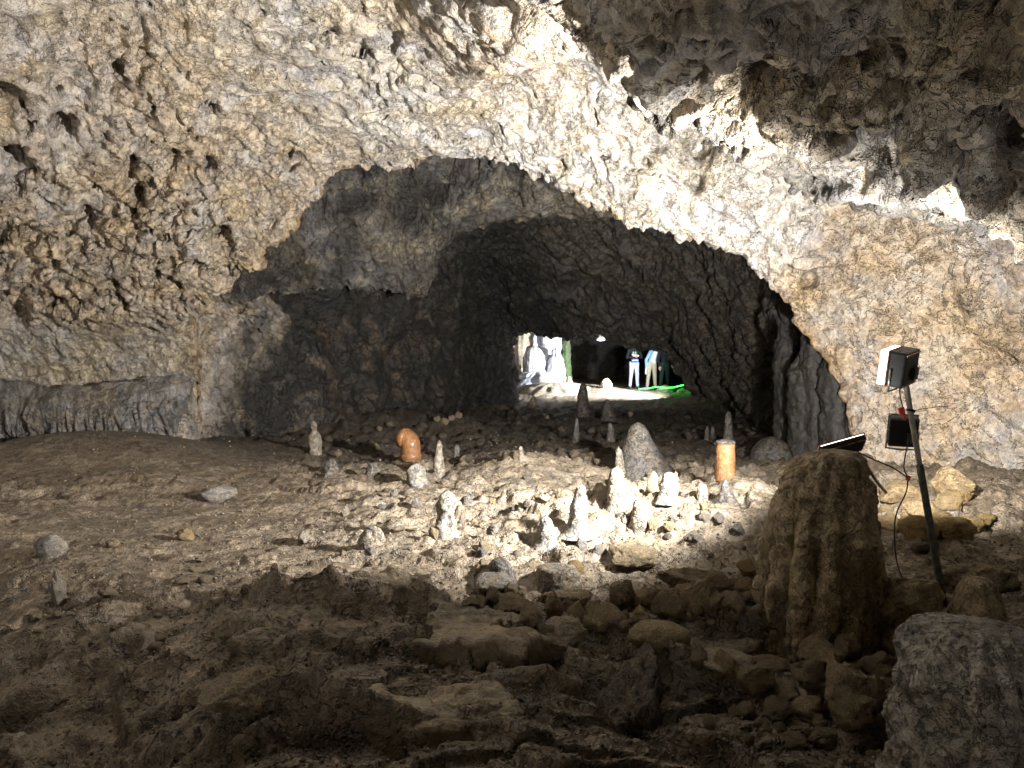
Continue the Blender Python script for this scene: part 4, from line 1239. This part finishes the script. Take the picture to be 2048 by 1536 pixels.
pts = [Vector((0, 0, -.05)), Vector((0, 0, 14 * k)), Vector((-1 * k, 0.0, 26 * k)), Vector((-5 * k, .02, 34 * k))]
end = Vector((-22 * k, .05, 40 * k))
path = cat_rom(pts + [Vector((-11 * k, .04, 37 * k))], 10)
link('pipe_body', tube_mesh('pipe_body', path, r0, 36, 0), M_CLAY, pe)
dirv = Vector((-.8, .35, .18)).normalized()
c0 = Vector((-9 * k, .03, 36 * k))
link('socket', tube_mesh('socket', [c0, c0 + dirv * 5 * k, c0 + dirv * 13 * k], r0 * 1.06, 36, 0), M_CLAY, pe)
link('foot_rim', lathe('foot_rim', [(r0 * 1.0, -.03), (r0 * 1.1, -.02), (r0 * 1.12, .03), (r0 * 1.02, .05)], 40), M_CLAY, pe)

# ------------------------------------------------------------------ lamp pole, lamps, cable
M_POLE = simple_mat('weathered_pole', (0.10, 0.105, 0.095), 0.5, 0.5, .5, 25, .004)
M_COPPER = simple_mat('copper_edge', (0.55, 0.3, 0.17), 0.3, 0.9, .3, 20)
M_RED = simple_mat('red_connector', (0.75, 0.06, 0.03), 0.4, 0, .15, 20)
M_STEEL = simple_mat('steel', (0.5, 0.5, 0.48), 0.35, 0.9, .3, 30)
M_BLUEBLK = simple_mat('blue_black_enamel', (0.008, 0.008, 0.05), 0.2, 0, .2, 10, coat=.5)
M_LENS = emit_mat('lit_lamp_glass', (1.0, 0.97, 0.93), 6.0)

def beam(name, parent, power, rad, loc, cone=120, col=(1, .975, .935), blend=0.8):
    l = bpy.data.lights.new(name, 'SPOT')
    l.shadow_soft_size = rad; l.spot_size = math.radians(cone); l.spot_blend = blend
    l.energy = power; l.color = col
    o = bpy.data.objects.new(name, l)
    o.parent = parent; o.location = loc
    o.rotation_euler = (math.pi / 2, 0, 0)       # local -Z of the light -> local +Y of the lamp
    C.objects.link(o)
    return o
def aim(o, d, roll=0.0):
    o.rotation_euler = (Vector(d).to_track_quat('Y', 'Z') @ Euler((0, roll, 0)).to_quaternion()).to_euler()

gp = ground(1893, 1212)
DP = gp.y
base = Vector((gp.x, DP, gp.z - 0.12))
top = Vector(P(1806, 738, DP - 0.05))
def on_pole(py):      # point of the pole at that picture row
    t = (py - 1212) / (738 - 1212)
    return gp.lerp(top, t)
pole = empty('lamp_pole', gp)
tag(pole, 'thin leaning dark pole carrying two floodlights', 'pole')
pm = tube_mesh('tube', [base, base.lerp(top, .3), base.lerp(top, .62)], .021, 16, 4)
pm.transform(Matrix.Translation(-gp))
link('tube', pm, M_POLE, pole)
pm = tube_mesh('upper_tube', [base.lerp(top, .6), base.lerp(top, .8), top + Vector((0, 0, .02))], .016, 16, 4)
pm.transform(Matrix.Translation(-gp))
link('upper_tube', pm, simple_mat('galvanised_tube', (0.36, 0.35, 0.31), 0.45, .4, .4, 25, .003), pole)
tie = on_pole(822)
pm = tube_mesh('cable_tie', [tie + Vector((0, -.02, 0)), tie + Vector((.1, -.03, .018)), tie + Vector((.2, -.04, .03))], .0022, 6, 4)
pm.transform(Matrix.Translation(-gp)); link('cable_tie', pm, M_BLACK, pole)
pm = tube_mesh('tie_collar', [tie + Vector((-.002, 0, -.008)), tie + Vector((.002, 0, .008))], .0245, 16, 0)
pm.transform(Matrix.Translation(-gp)); link('tie_collar', pm, M_BLACK, pole)

def floodlight(loc, d, w, h, dep, power, label, roll=0, deep_glass=0.0, rad=.07, cone=120, blend=.8, hood=False, fins=6, back=M_BLACK, col=(1, .975, .935), edge=M_COPPER):
    e = empty('floodlight', loc)
    aim(e, d, roll)
    tag(e, label, 'lamp')
    hd = dep - deep_glass
    link('housing', box_mesh('housing', w, hd, h, .012, (0, -dep / 2 + hd / 2, 0)), back, e)
    for s in (-1, 1):
        link('edge_strip', box_mesh('edge_strip', w * .96, .006, .008, .002, (0, -dep / 2 - .002, s * h * .43)), edge, e)
    for q_ in range(fins):
        link('cooling_fin', box_mesh('cooling_fin', .004, .02, h * .34, .001, (w * (.08 + .055 * q_), -dep / 2 - .008, -h * .16)), M_STEEL if q_ % 2 else back, e)
    gd = max(deep_glass, .012)
    link('glass', box_mesh('glass', w * .97, gd, h * .97, .006, (0, dep / 2 - gd / 2 + .001, 0)), M_LENS, e)
    fr = box_mesh('bezel', w * 1.03, .008, h * 1.03, .003, (0, -dep / 2 + hd + .002, 0))
    link('bezel', fr, edge, e)
    br = tube_mesh('bracket', [(-w * .53, 0, 0), (-w * .53, 0, -h * .62), (0, 0, -h * .66), (w * .53, 0, -h * .62), (w * .53, 0, 0)], .007, 8, 0)
    link('bracket', br, M_STEEL, e)
    beam('lamp_light', e, power, rad, (0, dep / 2 + rad + .02, 0), cone, col, blend)
    if hood:       # dark sheet metal over the top and the far side
        hm = box_mesh('hood', w * 1.04, dep + .26, .004, .001, (0, .13, h * .52))
        link('hood', hm, back, e)
        hm = box_mesh('hood_side', .004, dep + .2, h * 1.04, .001, (w * .53, .10, 0))
        link('hood_side', hm, edge, e)
    return e
# lamp head at the pole top: deep glass seen from the side
hl = Vector(P(1797, 733, DP - .02))
floodlight(hl, (-.68, .72, .18), .205, .215, .15, P_HEAD, 'black boxed floodlight with glowing white side on top of the leaning pole', roll=-.16, deep_glass=.05, rad=.1, cone=130, blend=1.0)
bl = Vector(P(1806, 862, DP + .09))
floodlight(bl, (.33, .9, .28), .165, .19, .07, P_BOX, 'black square floodlight strapped halfway up the leaning pole', roll=.03, rad=.06, cone=122, blend=1.0, edge=M_BLACK)
pl_ = Vector(P(1690, 896, gb.y + .24))
floodlight(pl_ + Vector((-.02, .0, .0)), (-.25, .68, .69), .27, .12, .035, P_PANEL, 'flat black lamp panel lying tilted on the tall stalagmite', roll=-.35, rad=.05, cone=158, blend=1.0, fins=0)

cab = empty('lamp_cable', gp)
tag(cab, 'thin black cable looping between the floodlights and the ground', 'cable')
def cable(pts, r=.0042, name='cable_run', mat=M_BLACK):
    pm = tube_mesh(name, [Vector(p) for p in pts], r, 8, 8)
    pm.transform(Matrix.Translation(-gp))
    return link(name, pm, mat, cab)
J = Vector(P(1816, 956, DP - .06))
cable([P(1718, 905, gb.y + .05), P(1745, 918, DP - .3), P(1785, 935, DP - .12), J])
cable([J, P(1808, 935, DP - .05), P(1813, 900, DP - .03), P(1822, 870, DP - .04)])
cable([J, P(1812, 985, DP - .06), P(1792, 1030, DP - .08), P(1789, 1080, DP - .09), P(1798, 1140, DP - .1), P(1825, 1185, DP - .1), P(1858, 1208, DP - .06), P(1880, 1216, DP + .02)])
cable([P(1806, 815, DP - .03), P(1800, 790, DP - .04), P(1800, 765, DP - .03)], .004)
cable([P(1735, 935, gb.y + .35), P(1755, 965, gb.y + .7), P(1772, 985, gb.y + 1.1)], .010)
def connector(c, s, ang):
    o = link('connector', box_mesh('connector', s * 1.0, s * .6, s * 1.3, s * .12), M_RED, cab)
    o.location = Vector(c) - gp; o.rotation_euler = (0, ang, 0)
    return o
connector(J, .024, .4)
connector(Vector(P(1803, 822, DP - .035)), .034, -.25)
connector(Vector(P(1809, 836, DP - .035)), .018, .3)

# ------------------------------------------------------------------ far chamber
GD = lambda px, py, d_: Vector((P(px, py, d_)[0], d_, fz(P(px, py, d_)[0], d_)))
def at(px, d_): 
    x = (px - 1024) / FPX * d_
    return Vector((x, d_, fz(x, d_)))
M_FWHITE = rock_mat('flowstone_white', (0.66, 0.66, 0.7), (0.56, 0.58, 0.7), (0.68, 0.66, 0.6), bump=0.01, wet=.4, scale=2, pits=.2)
M_FCREAM = rock_mat('flowstone_cream', (0.58, 0.5, 0.38), (0.5, 0.45, 0.36), (0.6, 0.56, 0.48), bump=0.015, wet=.3, scale=1.6, pits=.4)
def far_stal(px, d_, hpx, wpx, prof, mat, label, seed, **kw):
    kw.setdefault('rows_', 70); kw.setdefault('cols_', 64)
    kw['flute'] = kw.get('flute', 0) * 1.6 + .12; kw['knob'] = kw.get('knob', .16) + .12
    g = at(px, d_)
    k = d_ / FPX
    topz = P(px, hpx, d_)[2]
    me = stal_mesh('stalagmite', topz - g.z, wpx * k / 2, prof, seed, sink=.2, **kw)
    o = link('stalagmite', me, mat); o.location = g
    tag(o, label, 'stalagmite')
far_stal(1068, 26.5, 692, 44, [(0, 1.3), (.3, 1.05), (.5, 1.0), (.75, .96), (.9, .7), (.96, .45), (1, 0)], M_FWHITE, 'rounded bluish white stalagmite dome in the lit far chamber', 141, flute=.08, knob=.05)
far_stal(1112, 26.9, 694, 34, [(0, 1.4), (.3, 1.1), (.5, .95), (.7, .9), (.78, .62), (.92, .45), (1, 0)], M_FWHITE, 'bluish white stalagmite with a narrow shoulder beside the white dome', 142, flute=.1)
far_stal(1040, 28.2, 655, 60, [(0, 1.1), (.4, 1.0), (.8, .95), (1, .85)], M_FCREAM, 'cream flowstone wall column behind the white dome', 143, flute=.15, knob=.2)
far_stal(1090, 28.0, 660, 60, [(0, 1.1), (.4, 1.0), (.8, .85), (1, .75)], M_FWHITE, 'ribbed white drapery hanging behind the white dome', 144, flute=.5, knob=.2)
far_stal(1132, 28.6, 680, 20, [(0, 1.3), (.5, 1.0), (1, .7)], rock_mat('green_rock', (0.12, 0.2, 0.08), (0.14, 0.16, 0.1), (0.1, 0.18, 0.07), bump=.01), 'thin green tinted rock column beside the white formations', 145)  # plain green base colour
far_stal(1078, 25.6, 742, 120, DOME, M_FWHITE, 'broad white flowstone mound under the white dome', 151, rows_=60, cols_=90)
far_stal(1110, 24.4, 764, 150, DOME, M_FCREAM, 'low cream flowstone apron sloping down before the white formations', 152, rows_=60, cols_=90)
far_stal(1213, 24.6, 756, 26, DOME, M_FCREAM, 'cream rounded bump on the crest of the far mound', 146)
far_stal(1138, 25.2, 752, 16, DOME, M_FCREAM, 'small cream bump on the far mound beside the white formations', 147)
far_stal(1421, 22.2, 771, 70, MOUND, M_FCREAM, 'pale sloping mound with a green light on its tip', 148)
far_stal(1330, 27.0, 770, 40, DOME, M_FCREAM, 'pale rock behind the glowing green light line', 149)
far_stal(1370, 26.0, 776, 44, DOME, M_FCREAM, 'pale block under the right end of the green light line', 150)
# small lit flake hanging from the far roof
hg = link('stalactite', rock_mesh('stalactite', 901, 3, .3, 5), M_FWHITE)
hg.scale = (.28, .2, .14); hg.location = Vector(P(1200, 678, 24.5)); tag(hg, 'small pale lit stalactite tip hanging in the far passage', 'stalactite')
hgs = link('stem', stal_mesh('stem', 9.0, .28, [(0, .9), (.3, 1.2), (1, 2.2)], 5, 24, 16), M_DARKST, hg)
hgs.location = (0, 0, .2)

# green light line and two small green lamps
M_GREEN = emit_mat('green_light', (0.03, 0.9, 0.06), 15.0)
gpts = [P(1278, 778, 26.6), P(1298, 776.5, 26.6), P(1312, 774, 26.5), P(1330, 775.5, 26.4), P(1345, 775, 26.2), P(1358, 772, 26.0), P(1370, 770, 25.9), P(1384, 773, 25.7)]
lr = link('light_rope', tube_mesh('light_rope', gpts, .015, 8, 6), M_GREEN)
tag(lr, 'glowing green light rope laid along the far path', 'light rope')
for (px, py, d_, lb) in ((1421, 773, 22.2, 'small green lamp on the tip of the pale mound'), (1328, 797, 23.5, 'small green lamp low on the floor before the light rope')):
    g = Vector(P(px, py, d_))
    lo = empty('marker_lamp', g); tag(lo, lb, 'lamp')
    bm = bmesh.new(); bmesh.ops.create_icosphere(bm, subdivisions=2, radius=.045)
    for v in bm.verts: v.co.z *= .7; v.co.x *= 1.5
    me = bpy.data.meshes.new('bulb'); bm.to_mesh(me); bm.free()
    link('bulb', me, M_GREEN, lo)
    zb = fz(g.x, g.y) - g.z
    link('spike', tube_mesh('spike', [(0, 0, min(zb, -.05) - .05), (0, 0, -.02)], .02, 8, 0), M_BLACK, lo)

# work lamp standing out of sight beside the passage, lighting the far chamber
far_loc = Vector((5.3, 22.6, 1.5))
fe = floodlight(far_loc, (-.77, .64, .0), .3, .24, .1, P_FAR, 'floodlight on a post lighting the far chamber from beside the passage', rad=.08, cone=116, blend=.6, col=(.94, .97, 1.0))
zb = fz(far_loc.x, far_loc.y)
po = link('post', tube_mesh('post', [(0, 0, -.14), (0, 0, zb - far_loc.z - .05)], .025, 10, 0), M_POLE, fe)
po.rotation_euler = fe.rotation_euler.to_matrix().inverted().to_euler()

# ------------------------------------------------------------------ people
def capsule(bm, a, ra, b, rb, sq=1.0, seg=14, hemi=4):
    a, b = Vector(a), Vector(b)
    t = (b - a)
    L = t.length
    t = t.normalized() if L > 1e-6 else Vector((0, 0, 1))
    x = Vector((1, 0, 0)); x = (x - t * x.dot(t))
    if x.length < .2: x = Vector((0, 1, 0)) - t * t.y
    x.normalize(); y = t.cross(x)
    st = []
    for i in range(hemi + 1):
        e = -math.pi / 2 + (math.pi / 2) * i / hemi
        st.append((a + t * (ra * math.sin(e)), max(ra * math.cos(e), 1e-4)))
    for i in range(hemi + 1):
        e = (math.pi / 2) * i / hemi
        st.append((b + t * (rb * math.sin(e)), max(rb * math.cos(e), 1e-4)))
    rings = [[bm.verts.new(c + (x * math.cos(2 * math.pi * k / seg) + y * sq * math.sin(2 * math.pi * k / seg)) * r) for k in range(seg)] for c, r in st]
    for i in range(len(rings) - 1):
        for k in range(seg):
            bm.faces.new([rings[i][k], rings[i][(k + 1) % seg], rings[i + 1][(k + 1) % seg], rings[i + 1][k]])
    bm.faces.new(list(reversed(rings[0]))); bm.faces.new(rings[-1])

def fingers(w, d_, side, curl, up=(0, -1, 0)):
    """palm and five fingers from a wrist point along direction d_"""
    w, d_, up = Vector(w), Vector(d_).normalized(), Vector(up)
    lat = d_.cross(up).normalized() * side
    nn = lat.cross(d_).normalized() * side
    out = [(w, .026, w + d_ * .075, .036, .5)]
    for i, (o_, ln) in enumerate(((-.03, .068), (-.01, .08), (.011, .075), (.03, .058))):
        b = w + d_ * .095 + lat * o_
        m = b + d_ * ln * .55 + nn * curl * .4 * ln
        out.append((b, .0105, m, .0095, 1)); out.append((m, .0095, m + d_ * ln * .4 + nn * curl * ln, .008, 1))
    b = w + d_ * .03 - lat * .03
    m = b + d_ * .035 - lat * .03
    out.append((b, .014, m, .011, 1)); out.append((m, .011, m + d_ * .035 - lat * .008, .009, 1))
    return out

def person(name, loc, rotz, bones, mats, label, voxel=.0105):
    """bones: (a, ra, b, rb, squash, material index)"""
    bm = bmesh.new()
    for (a, ra, b, rb, sq, mi) in bones: capsule(bm, a, ra, b, rb, sq)
    me = bpy.data.meshes.new('body'); bm.to_mesh(me); bm.free()
    tmp = bpy.data.objects.new('tmp_body', me); C.objects.link(tmp)
    rm = tmp.modifiers.new('r', 'REMESH'); rm.mode = 'VOXEL'; rm.voxel_size = voxel; rm.use_smooth_shade = True
    sm = tmp.modifiers.new('s', 'SMOOTH'); sm.iterations = 3; sm.factor = .5
    dg_ = bpy.context.evaluated_depsgraph_get(); dg_.update()
    res = bpy.data.meshes.new_from_object(tmp.evaluated_get(dg_))
    bpy.data.objects.remove(tmp)
    n = len(res.vertices)
    co = np.empty(n * 3, np.float32); res.vertices.foreach_get('co', co); co = co.reshape(-1, 3)
    # soft folds in the cloth
    nrm = np.empty(n * 3, np.float32); res.vertices.foreach_get('normal', nrm); nrm = nrm.reshape(-1, 3)
    best = np.full(n, 1e9); mi_ = np.zeros(n, np.int32)
    for (a, ra, b, rb, sq, m) in bones:
        a, b = np.array(a), np.array(b); ab = b - a
        t = np.clip(((co - a) @ ab) / max(ab @ ab, 1e-9), 0, 1)
        dd = np.linalg.norm(co - a - t[:, None] * ab, axis=1) - (ra + t * (rb - ra))
        w = dd < best; best = np.where(w, dd, best); mi_ = np.where(w, m, mi_)
    cloth = mi_ > 1
    co += nrm * (cloth * .010 * fbm(co * np.array([9, 9, 4], np.float32), 2, seed=7))[:, None]
    res.vertices.foreach_set('co', co.ravel())
    nf = len(res.polygons)
    lv = np.empty(len(res.loops), np.int32); res.loops.foreach_get('vertex_index', lv)
    ls = np.empty(nf, np.int32); res.polygons.foreach_get('loop_start', ls)
    res.materials.clear()
    for m in mats: res.materials.append(m)
    res.polygons.foreach_set('material_index', mi_[lv[ls]])
    res.polygons.foreach_set('use_smooth', np.ones(nf, bool))
    res.update()
    e = empty(name, loc); e.rotation_euler[2] = rotz
    tag(e, label, 'person')
    link('body', res, None, e)
    return e

M_SKIN = simple_mat('skin', (0.55, 0.36, 0.27), .55, 0, .12, 20)
M_SHOE = simple_mat('shoe', (0.12, 0.11, 0.1), .6)
def cloth(n, c): return simple_mat(n, c, .85, 0, .25, 40, .004, .2)
C_BLK, C_JEAN, C_WHT, C_KHA, C_DGR, C_NAVY = cloth('black_cotton', (.012, .012, .014)), cloth('pale_denim', (.42, .47, .56)), cloth('white_cotton', (.75, .76, .78)), cloth('khaki_cotton', (.42, .38, .29)), cloth('dark_cloth_green_lit', (.02, .05, .04)), cloth('dark_jacket', (.02, .022, .03))  # dark trousers have the green light's tint put into their colour
C_BLUE, C_HAIR = cloth('light_blue_shirt', (.22, .4, .62)), simple_mat('dark_hair', (.02, .015, .01), .6)
def legs(mi, spread=.1, foot=1):
    b = []
    for s in (-1, 1):
        b += [((s * .085, 0, .93), .105, (s * (.085 + spread * .25), -.01, .5), .075, 1, mi), ((s * (.085 + spread * .25), -.01, .5), .072, (s * (.09 + spread * .5), .02, .1), .058, 1, mi),
              ((s * (.09 + spread * .5), .03, .05), .045, (s * (.1 + spread * .55), -.15, .035), .038, .8, foot)]
    return b
def torso(mi, dx=0.0, dz=0.0, hip=3):
    return [((0, 0, .95), .135, (0, 0, 1.0), .14, .75, hip), ((dx * .25, 0, 1.04), .145, (dx * .6, 0, 1.22), .155, .72, mi), ((dx * .6, 0, 1.22), .155, (dx, 0, 1.38 + dz), .15, .7, mi),
            ((dx - .13, 0, 1.41 + dz), .065, (dx + .13, 0, 1.41 + dz), .065, 1, mi), ((dx, 0, 1.46 + dz), .055, (dx * 1.1, -.01, 1.53 + dz), .052, 1, 0)]
def head(dx, dz=0.0, dy=-.02):
    x = dx * 1.15
    return [((x, dy + .005, 1.66 + dz), .098, (x, dy, 1.62 + dz), .09, 1.08, 0), ((x, dy - .02, 1.585 + dz), .062, (x, dy - .03, 1.56 + dz), .05, 1, 0), ((x, dy - .095, 1.625 + dz), .013, (x, dy - .112, 1.60 + dz), .016, 1, 0),
            ((x - .1, dy + .01, 1.64 + dz), .018, (x - .1, dy + .01, 1.61 + dz), .014, 1, 0), ((x + .1, dy + .01, 1.64 + dz), .018, (x + .1, dy + .01, 1.61 + dz), .014, 1, 0)]
def hair(e, dx, dz=0.0, dy=-.02):
    me = rock_mesh('hair', 77, 3, .06, 0, .05)
    o = link('hair', me, C_HAIR, e)
    o.scale = (.225, .235, .2); o.location = (dx * 1.15, dy + .025, 1.695 + dz)
def face(e, dx, dz=0.0, dy=-.02):
    x = dx * 1.15
    for s in (-1, 1):
        q_ = link('eye', rock_mesh('eye', 5, 1, 0, 0, 0), C_HAIR, e); q_.scale = (.022, .012, .012); q_.location = (x + s * .034, dy - .094, 1.648 + dz)
    q_ = link('mouth', rock_mesh('mouth', 6, 1, 0, 0, 0), simple_mat('lips', (.35, .13, .11)), e); q_.scale = (.045, .014, .01); q_.location = (x, dy - .082, 1.567 + dz)
add = lambda L, mi: [(a, ra, b, rb, sq, mi) for (a, ra, b, rb, sq) in L]

# person with folded arms, black shirt, pale jeans
b = legs(3) + torso(2) + head(0)
for s in (-1, 1):
    el = (s * .27, -.06, 1.14); wr = (-s * .02 + s * .03, -.2, 1.22 + s * .02)
    b += [((s * .19, 0, 1.41), .062, el, .05, 1, 2), (el, .046, wr, .034, 1, 2)]
    b += add(fingers((s * .03, -.205, 1.22 + s * .02), (-s * 1, -.05, .12), s, .2), 0)
l1 = at(1268, 28.6)
p1_ = person('person', l1, 0.05, b, [M_SKIN, M_SHOE, C_BLK, C_JEAN], 'person in black shirt and pale jeans with folded arms and blue waist bag')
hair(p1_, 0); face(p1_, 0)
bag = link('waist_bag', box_mesh('waist_bag', .27, .1, .14, .03, (0, -.15, 1.03)), cloth('blue_nylon', (.03, .12, .6)), p1_)
link('zip', box_mesh('zip', .2, .012, .014, .003, (0, -.203, 1.045)), M_STEEL, bag)
M_TEAL = cloth('teal_print', (.12, .4, .34))
for (xa, za, w_, h_) in ((-.05, 1.335, .05, .05), (.03, 1.345, .06, .03), (.03, 1.305, .07, .025), (-.05, 1.29, .04, .02)):
    link('shirt_print', box_mesh('shirt_print', w_, .012, h_, .002, (xa, -.118, za)), M_TEAL, p1_)

# person leaning over, white tee, open light blue shirt, khaki trousers, bottle in hand
dx = .16
b = legs(3, .12) + torso(2, dx, -.02) + head(dx + .08, -.08, -.08)
sh = (dx - .2, 0, 1.38); el = (-.2, -.02, 1.08); wr = (-.21, -.06, .84)
b += [(sh, .066, el, .054, 1, 4), (el, .052, wr, .04, 1, 4)] + add(fingers(wr, (0, -.05, -1), 1, .6), 0)
sh = (dx + .2, 0, 1.37); el = (dx + .26, -.03, 1.1); wr = (dx + .2, -.1, .88)
b += [(sh, .066, el, .054, 1, 4), (el, .052, wr, .04, 1, 4)] + add(fingers(wr, (0, -.1, -1), -1, .4), 0)
l2 = at(1303, 28.3)
p2_ = person('person', l2, 0, b, [M_SKIN, M_SHOE, C_WHT, C_KHA, C_BLUE], 'person in white tee, open light blue shirt and khaki trousers leaning over')
hair(p2_, dx + .08, -.08, -.08); face(p2_, dx + .08, -.08, -.08)
for s, xx in ((-1, dx * .6 - .135), (1, dx * .6 + .135)):
    ob = link('open_shirt', box_mesh('open_shirt', .07, .24, .46, .03, (0, 0, 0)), C_BLUE, p2_)
    ob.location = (xx, -.005, 1.2); ob.rotation_euler = (0, .33 if s < 0 else .33, 0)
bt = empty('water_bottle', l2 + Vector((-.215, -.075, .72)))
tag(bt, 'clear pale blue water bottle held in the hanging hand', 'bottle')
M_BOTTLE = simple_mat('bottle_plastic', (.55, .7, .8), .15, 0, .1, 10)
link('bottle_body', lathe('bottle_body', [(0, -.16), (.03, -.16), (.034, -.15), (.034, -.06), (.031, -.05), (.034, -.04), (.034, .0), (.014, .045), (.014, .06), (0, .06)], 20), M_BOTTLE, bt)
link('cap', lathe('cap', [(.0, .078), (.016, .078), (.016, .055), (0, .055)], 16), simple_mat('white_cap', (.7, .7, .72)), bt)

# person in dark clothes holding one hand out
b = legs(3, .1) + torso(2, .05, -.02) + head(.05, -.02)
sh = (-.16, 0, 1.38); el = (-.24, -.04, 1.1); wr = (-.2, -.12, .88)
b += [(sh, .064, el, .052, 1, 2), (el, .05, wr, .038, 1, 2)] + add(fingers(wr, (0, -.1, -1), 1, .4), 0)
sh = (.22, 0, 1.37); el = (.27, -.1, 1.1); wr = (.2, -.32, .93)
b += [(sh, .064, el, .052, 1, 2), (el, .05, wr, .038, 1, 2)] + add(fingers(wr, (.25, -.45, -.75), -1, .15), 0)
l3 = at(1329, 28.0)
p3_ = person('person', l3, 0, b, [M_SKIN, M_SHOE, C_NAVY, C_DGR], 'person in dark clothes holding one hand out above the green light')
hair(p3_, .05, -.02); face(p3_, .05, -.02)
